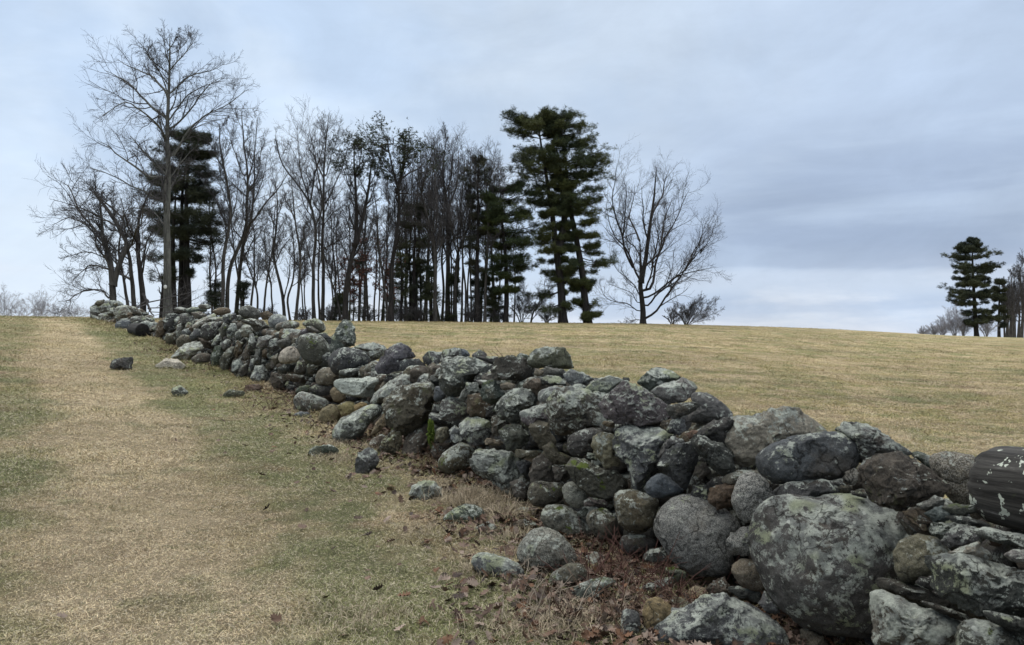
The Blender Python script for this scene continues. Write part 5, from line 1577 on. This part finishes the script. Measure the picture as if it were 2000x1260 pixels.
# big round bare tree at the right
BT("bare_tree", "broad leafless tree standing apart right of the pines, its crown spreading like a fan", 'T4', 1.0,
   ["492,1120 488,1000 478,900 480,800 474,690 470,590", "478,860 510,700 520,600 540,450 560,330 575,150"],
   ["485,960 440,880 380,820 320,760 290,690", "480,860 440,770 380,640 320,580 282,470 270,370", "440,760 390,660 375,560 340,450 310,350 330,200 340,110",
    "375,560 385,450 390,350 395,230", "500,760 580,680 640,560 700,450 740,350 775,285", "520,900 560,760 600,620 620,500 650,400 690,320",
    "500,950 560,930 650,860 740,790 830,680 900,610 955,580", "510,1000 580,930 640,880 690,830 800,790 940,765", "500,1080 570,1040 640,930 720,820 780,720 850,600 870,500",
    "475,1030 400,990 300,970 250,930 225,850", "470,980 420,920 340,890 285,865", "470,600 440,540 410,460 430,360 440,250", "490,1090 440,1085 370,1112",
    "520,600 490,500 490,380 470,260", "540,450 600,330 620,230 640,170", "640,560 660,430 650,330", "740,790 790,680 850,560 840,470", "830,680 900,570 910,520",
    "560,760 600,690 640,650 700,600", "470,690 440,640 400,600 370,500", "520,900 545,800 560,700 590,560 580,400"],
   .27, 51, auto=0, dens=1.05, spread=3.0, up=.12, fine=.85, group=None, matt=MBARKD)


def bush(name, label, reg, mult, pts, seed, group=None, r0=.05, n=9, H=90, Wd=70, lean=0, dens=1.0, matw=None):
    r = np.random.default_rng(seed)
    x, y = pts
    stems = []
    for k in range(n):
        f = (k + .5) / n * 2 - 1
        tx = x + lean + f * Wd + r.normal(0, 6); ty = y - H * (1 - .45 * f * f) * r.uniform(.8, 1.05)
        stems.append(f"{x + f * 6:.0f},{y} {x + (tx - x) * .35:.0f},{y + (ty - y) * .45:.0f} {tx:.0f},{ty:.0f}")
    return BT(name, label, reg, mult, stems[:1], stems[1:], r0, seed, auto=2, dens=dens, group=group, cat="shrub", spread=1.0, up=.1, fine=1.0, matw=matw, matt=matw)


bush("bare_shrub", "low leafless shrub spreading to the right on the crest beside the broad fan-shaped tree", 'T4', 1.02, (760, 1128), 71, n=10, H=170, Wd=150, lean=60, r0=.05, dens=1.2)
bush("bare_shrub", "small leafless shrub tucked between the broad fan-shaped tree and the low spreading shrub", 'T4', 1.04, (675, 1118), 72, n=7, H=110, Wd=70, r0=.04)
bush("bare_shrub", "tangled bare brush under the broad pine left of the two tall ones", 'T3', 1.04, (680, 1180), 73, n=8, H=160, Wd=80, r0=.04)
for k, (x, hh) in enumerate([(720, 110), (760, 90), (820, 140), (890, 150), (930, 90)]):
    BT("leafy_shrub", "shrub still holding rust-coloured leaves at the foot of the dark trees", 'T2', 1.05, [f"{x},1175 {x + 5},{1175 - hh * 2} {x - 6},{1175 - hh * 3}"], [], .05, 80 + k, auto=9, dens=.6,
       group="rusty-leaved shrubs under the grove", cat="shrub", leaves=(240, (.10, .045, .034), .3, 6.5))
for k, (rg, x, hh, w) in enumerate([('T2', 330, 70, 60), ('T2', 500, 60, 60), ('T2', 640, 80, 60), ('T2', 840, 70, 60), ('T2', 1000, 80, 60), ('T3', 150, 80, 60), ('T3', 420, 90, 60), ('T3', 560, 70, 60), ('T3', 810, 60, 50)]):
    bush("bare_shrub", "low leafless undergrowth between the trunks along the foot of the grove", rg, 1.04, (x, 1182), 600 + k, group="undergrowth at the foot of the grove", n=9, H=hh, Wd=w, r0=.03, dens=.9)
# far right group
pine("pine_tree", "solitary layered pine at the far right edge of the field", 'T5', 1.03, ["935,1075 920,900 905,600 893,220"],
     "205,888,900 230,862,925 262,825,960 300,780,1005 340,750,1060 380,700,1100 420,690,1095 470,760,1110 500,760,1060 550,680,1000 590,750,1030 640,660,1040 700,740,1060 740,690,1070 800,790,1080 860,810,1090 920,800,1100 980,850,1080", .30, 91, nb=180, dens=1.05, col=(.024, .032, .022), group=None, needle=.42, fr=.95)
pine("pine_tree", "smaller dark pine right behind the solitary far-right pine", 'T5', 1.08, ["1130,1075 1130,900 1135,580"],
     "570,1115,1155 620,1080,1195 700,1090,1180 800,1080,1190 900,1080,1190 980,1090,1180", .22, 92, nb=60, dens=1.0, col=(.022, .028, .020), group=None, needle=.45)
for k, (x, top, w) in enumerate([(1200, 560, 0), (1260, 480, 0), (1330, 400, 0), (1400, 330, 0), (1230, 700, 0), (1290, 620, 0), (1470, 340, 0), (1180, 640, 0), (1215, 600, 0), (1250, 640, 0), (1300, 520, 0), (1340, 560, 0), (1190, 760, 0), (1240, 560, 0), (1275, 700, 0), (1310, 640, 0), (1335, 480, 0), (1420, 500, 0), (1500, 450, 0), (1560, 520, 0)]):
    q = np.random.default_rng(500 + k)
    BT("bare_tree", "leafless tree in the wood line beyond the field at the right edge", 'T5', 1.08 + .02 * k, [f"{x},1085 {x + q.normal(0, 10):.0f},{(1085 + top) / 2:.0f} {x - 30 + q.normal(0, 20):.0f},{top}"], [], .16, 510 + k,
       auto=10, dens=1.0, group="bare trees at the right edge", fine=1.5, up=.14)
for k, (x, hh, w) in enumerate([(740, 250, 60), (640, 170, 60), (560, 110, 50), (470, 80, 40), (820, 200, 50), (1020, 200, 60)]):
    bush("bare_shrub", "leafless brush on the far crest left of and around the solitary pine", 'T5', 1.06, (x, 1075), 530 + k, group="far brush on the right crest", n=10, H=hh, Wd=w * 1.7, r0=.06, dens=1.0, matw=MPALE)
# far left brush
for k, (x, y, hh, w) in enumerate([(-75, 1190, 45, 90), (-5, 1190, 85, 60), (60, 1190, 48, 90), (-140, 1190, 95, 70), (125, 1190, 40, 80)]):
    bush("bare_shrub", "distant leafless brush on the skyline left of the far wall", 'T1', 3.2, (x, y), 560 + k, group="distant brush on the left skyline", n=10, H=hh * 1.2, Wd=w * 1.2, r0=.04, dens=.9, matw=MPALE)
# white tag on the tall tree
_p = tpts('T1', "487,1065", dist_at(328, .98), np.random.default_rng(1))[0]
D_, F_ = ico_sphere(3)
mp_ = NT("white_enamel").done((.75, .75, .72), .5)
o = mesh_np("marker_disc", D_ * np.array([.10, .03, .11]) + _p - np.array([0, .30, 0]), mp_, tris=F_, origin=_p)
tag(o, "small round white marker fixed low on the tallest tree's trunk", "marker")


# ================================================================== dead stems and dry tufts
def stems_clump(px, py, n, h, spread, label, col, seed, lean=.7, name="dead_weed", cat="weed", wr=.0029):
    r = np.random.default_rng(seed)
    c = hit(px, py)
    x = c[0] + r.normal(0, spread, n); y = c[1] + r.normal(0, spread * .8, n)
    p = np.stack([x, y, ground_z(x, y) - .01], -1)
    d = r.normal(size=(n, 3)) * lean; d[:, 2] = 1; d /= np.linalg.norm(d, axis=1)[:, None]
    L = h * r.uniform(.4, 1.2, n)
    k = 7; out = [p]
    for s in range(k - 1):
        d = d + r.normal(0, .13, (n, 3)) - np.array([0, 0, .05]); d /= np.linalg.norm(d, axis=1)[:, None]
        out.append(out[-1] + d * (L / (k - 1))[:, None])
    P = np.stack(out, 1); Rr = wr * r.uniform(.7, 1.5, n)[:, None] * np.linspace(1, .4, k)[None]
    A = Acc(); A.tube(P, Rr, 4)
    P2, R2 = grow(P, Rr, 3, r, .25, .95, (25, 60), .45, 4, .05, .15, .7, .0009, .6)
    A.tube(P2, R2, 3)
    V, Q = A.get()
    t = np.repeat(np.array(col)[None], len(V), 0) * (0.7 + .6 * np.abs(vnoise(V * 40)))[:, None]
    o = mesh_np(name, V, MLEAF, quads=Q, attrs={'tint': t}, origin=c)
    tag(o, label, cat, "dead weeds along the wall foot", "stuff")


RED = (.095, .046, .036); GRY = (.26, .215, .165); BRN = (.12, .075, .05)
SC = [
 (1180, 1120, 26, .34, .16, "red-brown dead stems in front of the mossy base stones", RED),
 (1260, 1150, 34, .34, .18, "thicket of red stems below the large pale granite boulder", RED),
 (1330, 1195, 26, .30, .16, "red-brown dead stems beside the golden yellow stone", RED),
 (1210, 1215, 26, .30, .18, "dark broken stems standing in leaves at the bottom of the picture", BRN),
 (1120, 1190, 22, .24, .18, "bleached broken stalks sticking up from the leaves left of the long tapering slab", GRY),
 (1040, 1120, 20, .18, .16, "dry stalks before the domed granite boulder", GRY),
 (1560, 1205, 22, .34, .12, "tall thin stalks standing against the biggest boulder", RED),
 (1640, 1240, 22, .36, .12, "thin stalks under the right side of the biggest boulder", BRN),
 (860, 920, 20, .30, .14, "dark stems at the foot of the near wall by the hanging moss", BRN),
 (705, 850, 20, .40, .18, "dark thin briars crossing the long leaning boulder", BRN),
 (545, 795, 30, .38, .28, "reddish brush in the corner where the wall is broken", RED),
 (330, 690, 30, .45, .5, "reddish weeds at the wall foot beyond the leaning slab", RED),
 (230, 640, 26, .35, .6, "rusty weeds at the foot of the far stretch of wall", RED),
 (820, 705, 0, 0, 0, "", RED),
]
for k, (px, py, n, h, sp, lab, col) in enumerate(SC):
    if n: stems_clump(px, py, int(n * 1.6), h, sp, lab, col, 900 + k)


def top_stems(px, py, h, lean, label, seed, n=5):
    r = np.random.default_rng(seed)
    c, y = wall_point(px, py, .7)
    c = c + np.array([0, 0, -0.25])
    p = c + r.normal(0, .04, (n, 3)) * np.array([1, 1, .2])
    d = np.stack([lean + r.normal(0, .25, n), r.normal(0, .2, n), np.ones(n)], -1); d /= np.linalg.norm(d, axis=1)[:, None]
    k = 8; out = [p]
    for s in range(k - 1):
        d = d + r.normal(0, .14, (n, 3)); d /= np.linalg.norm(d, axis=1)[:, None]
        out.append(out[-1] + d * ((h + .2) * r.uniform(.8, 1.1) / (k - 1)))
    P = np.stack(out, 1); Rr = .004 * np.linspace(1, .4, k)[None] * np.ones((n, 1))
    A = Acc(); A.tube(P, Rr, 4); P2, R2 = grow(P, Rr, 2, r, .5, .95, (25, 60), .3, 4, .05, .15, .7, .002, .6); A.tube(P2, R2, 3)
    V, Q = A.get()
    o = mesh_np("brier", V, MLEAF, quads=Q, attrs={'tint': np.repeat(np.array([[.10, .06, .045]]), len(V), 0)}, origin=c)
    tag(o, label, "brier", "briers on the field side of the wall")


top_stems(808, 700, .26, -.1, "forked dark brier rising behind the wall against the field, right of the domed grey boulder", 1)
top_stems(1000, 690, .22, -.7, "reddish briers arching over the wall left of the blocky upright boulder", 2, 4)


def dry_tuft(px, py, n, L, spread, label, seed, col=(.40, .33, .23)):
    r = np.random.default_rng(seed)
    c = hit(px, py)
    X = c[0] + r.normal(0, spread, n); Y = c[1] + r.normal(0, spread * .7, n)
    cc = np.array(col)[None] * r.uniform(.45, 1.15, (n, 1))
    o = blades("dry_grass_tuft", X, Y, L * r.uniform(.5, 1.2, n), .0028 * r.uniform(.7, 1.4, n), cc, .75, label)
    tag(o, label, "dry grass", "dry grass tufts before the wall", "stuff")


DT = [
 (925, 985, 1500, .20, .17, "big mound of bleached grass leaning on the near wall above the dark olive stone"),
 (985, 1010, 700, .16, .14, "dry grass clump right of the big bleached mound"),
 (850, 955, 500, .12, .14, "dry grass around the leaves left of the big bleached mound"),
 (655, 900, 500, .12, .16, "pale green and straw tuft round the low half-buried stone"),
 (740, 880, 420, .13, .14, "straw tuft under the pointed mossy stone"),
 (1010, 1055, 600, .12, .16, "straw tuft behind the domed granite boulder"),
 (940, 1120, 500, .12, .12, "straw tuft at the left tip of the long light stone"),
 (1050, 1235, 1200, .10, .18, "bleached grass mat at the bottom edge before the leaves"),
 (1130, 1210, 800, .10, .14, "bleached grass beneath the long tapering slab"),
 (700, 1215, 500, .09, .16, "pale tuft on the turf near the bottom edge"),
 (850, 1040, 350, .10, .14, "thin straw tuft below the pale lichen-crusted stone"),
 (655, 870, 350, .12, .14, "fresh pale tuft at the tip of the long leaning boulder"),
]
for k, a in enumerate(DT): dry_tuft(*a[:5], a[5], 950 + k)

# ================================================================== sky and light
w = bpy.data.worlds.new("World"); scene.world = w; w.use_nodes = True
nt = w.node_tree
for n in list(nt.nodes): nt.nodes.remove(n)
out = nt.nodes.new('ShaderNodeOutputWorld'); bg = nt.nodes.new('ShaderNodeBackground'); nt.links.new(bg.outputs[0], out.inputs[0])
SUN_EL, SUN_AZ = math.radians(48), math.radians(-50)


class WN_:
    pass


def wn(t, **k):
    n = nt.nodes.new(t)
    for a, b in k.items(): setattr(n, a, b)
    return n


def wm(op, a, b=None, c=None):
    n = wn('ShaderNodeMath', operation=op)
    for i, v in enumerate((a, b, c)):
        if v is None: continue
        if isinstance(v, (int, float)): n.inputs[i].default_value = v
        else: nt.links.new(v, n.inputs[i])
    return n.outputs[0]


def wr(f, a, b):
    n = wn('ShaderNodeMapRange', interpolation_type='SMOOTHSTEP'); n.inputs[1].default_value = a; n.inputs[2].default_value = b
    nt.links.new(f, n.inputs[0]); return n.outputs[0]


def wx(f, a, b):
    n = wn('ShaderNodeMix', data_type='RGBA')
    if isinstance(f, (int, float)): n.inputs[0].default_value = f
    else: nt.links.new(f, n.inputs[0])
    for i, v in ((6, a), (7, b)):
        if isinstance(v, tuple): n.inputs[i].default_value = (*v, 1)
        else: nt.links.new(v, n.inputs[i])
    return n.outputs[2]


tc = wn('ShaderNodeTexCoord'); sep = wn('ShaderNodeSeparateXYZ'); nt.links.new(tc.outputs['Generated'], sep.inputs[0])
dx, dy, dz = sep.outputs
dzc = wm('MAXIMUM', dz, 0.0)


def wnoise(sx, sy, sz, detail=4, rough=.55, off=0.0, dist=0.0):
    mp = wn('ShaderNodeMapping'); mp.inputs['Scale'].default_value = (sx, sy, sz); mp.inputs['Location'].default_value = (off, off * .7, off * 1.3)
    nt.links.new(tc.outputs['Generated'], mp.inputs[0])
    n = wn('ShaderNodeTexNoise'); n.inputs['Scale'].default_value = 1.0; n.inputs['Detail'].default_value = detail; n.inputs['Roughness'].default_value = rough
    n.inputs['Distortion'].default_value = dist
    nt.links.new(mp.outputs[0], n.inputs['Vector']); return n.outputs['Fac']


big = wnoise(2.6, 2.6, 4.2, 5, .55, 3.1, .3)
blob = wnoise(4.5, 4.5, 8.0, 6, .6, 9.4, .5)
band = wnoise(3.0, 3.0, 17, 5, .55, 7.7, .35)
wisp = wnoise(8, 8, 30, 5, .6, 1.3)
LT = (.745, .865, 1.01); MD = (.585, .71, .90); DK = (.40, .50, .68); HZ = (.78, .85, .96)
rightness = wr(wm('ADD', dx, wm('MULTIPLY_ADD', big, .5, -.25)), -.25, .50)
c = wx(rightness, LT, MD)
upper = wr(dz, .16, .42)
c = wx(wm('MULTIPLY', wm('MULTIPLY', wr(big, .42, .66), .55), wm('SUBTRACT', 1.25, rightness)), c, (.52, .68, .92))
# darker cloud belly on the right between about 3 and 16 degrees
belly = wm('MULTIPLY', wm('MULTIPLY', wr(dz, .035, .09), wm('SUBTRACT', 1.0, wr(dz, .15, .32))), wr(dx, -.02, .33))
bn = wr(wm('ADD', wm('MULTIPLY', band, .75), wm('MULTIPLY', wisp, .25)), .36, .62)
c = wx(wm('MULTIPLY', belly, wm('MULTIPLY_ADD', bn, .75, .2)), c, DK)
# pale bands low down
low = wm('SUBTRACT', 1.0, wr(dz, .03, .12))
bn2 = wr(wm('ADD', wm('MULTIPLY', band, .6), wm('MULTIPLY', wisp, .4)), .45, .60)
c = wx(wm('MULTIPLY', low, wm('MULTIPLY_ADD', bn2, .75, .25)), c, HZ)
low2 = wm('SUBTRACT', 1.0, wr(dz, .0, .035))
c = wx(wm('MULTIPLY', low2, .6), c, (.70, .76, .88))
# a crisp-bottomed cloud base low on the right with a bright slot under it
wob = wm('ADD', dz, wm('MULTIPLY_ADD', band, .05, -.025))
slot = wm('MULTIPLY', wm('MULTIPLY', wr(wob, .052, .066), wm('SUBTRACT', 1.0, wr(wob, .076, .088))), wr(dx, .02, .2))
c = wx(wm('MULTIPLY', slot, .5), c, (.70, .80, .95))
shelf = wm('MULTIPLY', wm('MULTIPLY', wr(wob, .082, .090), wm('SUBTRACT', 1.0, wr(wob, .10, .16))), wr(dx, .10, .3))
c = wx(wm('MULTIPLY', shelf, .35), c, DK)
gap = wm('MULTIPLY', wm('MULTIPLY', wr(wob, .030, .038), wm('SUBTRACT', 1.0, wr(wob, .044, .058))), wr(dx, -.02, .12))
c = wx(wm('MULTIPLY', gap, .5), c, (.46, .58, .78))
# soft mottling
mt = wn('ShaderNodeVectorMath', operation='SCALE'); nt.links.new(c, mt.inputs[0])
nt.links.new(wm('MULTIPLY_ADD', wm('ADD', wm('MULTIPLY', blob, .75), wm('MULTIPLY', wisp, .25)), .62, .69), mt.inputs['Scale'])
# overcast: the zenith is brighter and whiter than what the frame shows
zen = wx(wr(dz, .45, .95), mt.outputs[0], (2.75, 2.78, 2.8))
sky = wn('ShaderNodeTexSky', sky_type='NISHITA'); sky.sun_disc = False; sky.sun_elevation = SUN_EL; sky.sun_rotation = SUN_AZ
sk = wn('ShaderNodeVectorMath', operation='SCALE'); nt.links.new(sky.outputs[0], sk.inputs[0]); sk.inputs['Scale'].default_value = .05
fin = wx(.08, zen, sk.outputs[0])
nt.links.new(fin, bg.inputs[0]); bg.inputs[1].default_value = 1.0
sun = bpy.data.lights.new("sun", 'SUN'); so = bpy.data.objects.new("sun", sun); COL.objects.link(so)
sun.energy = 1.2; sun.angle = math.radians(25); sun.color = (1, .93, .82)
from mathutils import Vector
sd = Vector((math.sin(SUN_AZ) * math.cos(SUN_EL), math.cos(SUN_AZ) * math.cos(SUN_EL), math.sin(SUN_EL)))
so.rotation_euler = sd.to_track_quat('Z', 'Y').to_euler()
scene.view_settings.view_transform = 'Standard'; scene.view_settings.look = 'None'
scene.view_settings.exposure = 0; scene.view_settings.gamma = 1
scene.cycles.max_bounces = 5; scene.cycles.diffuse_bounces = 3
scene.cycles.use_denoising = True
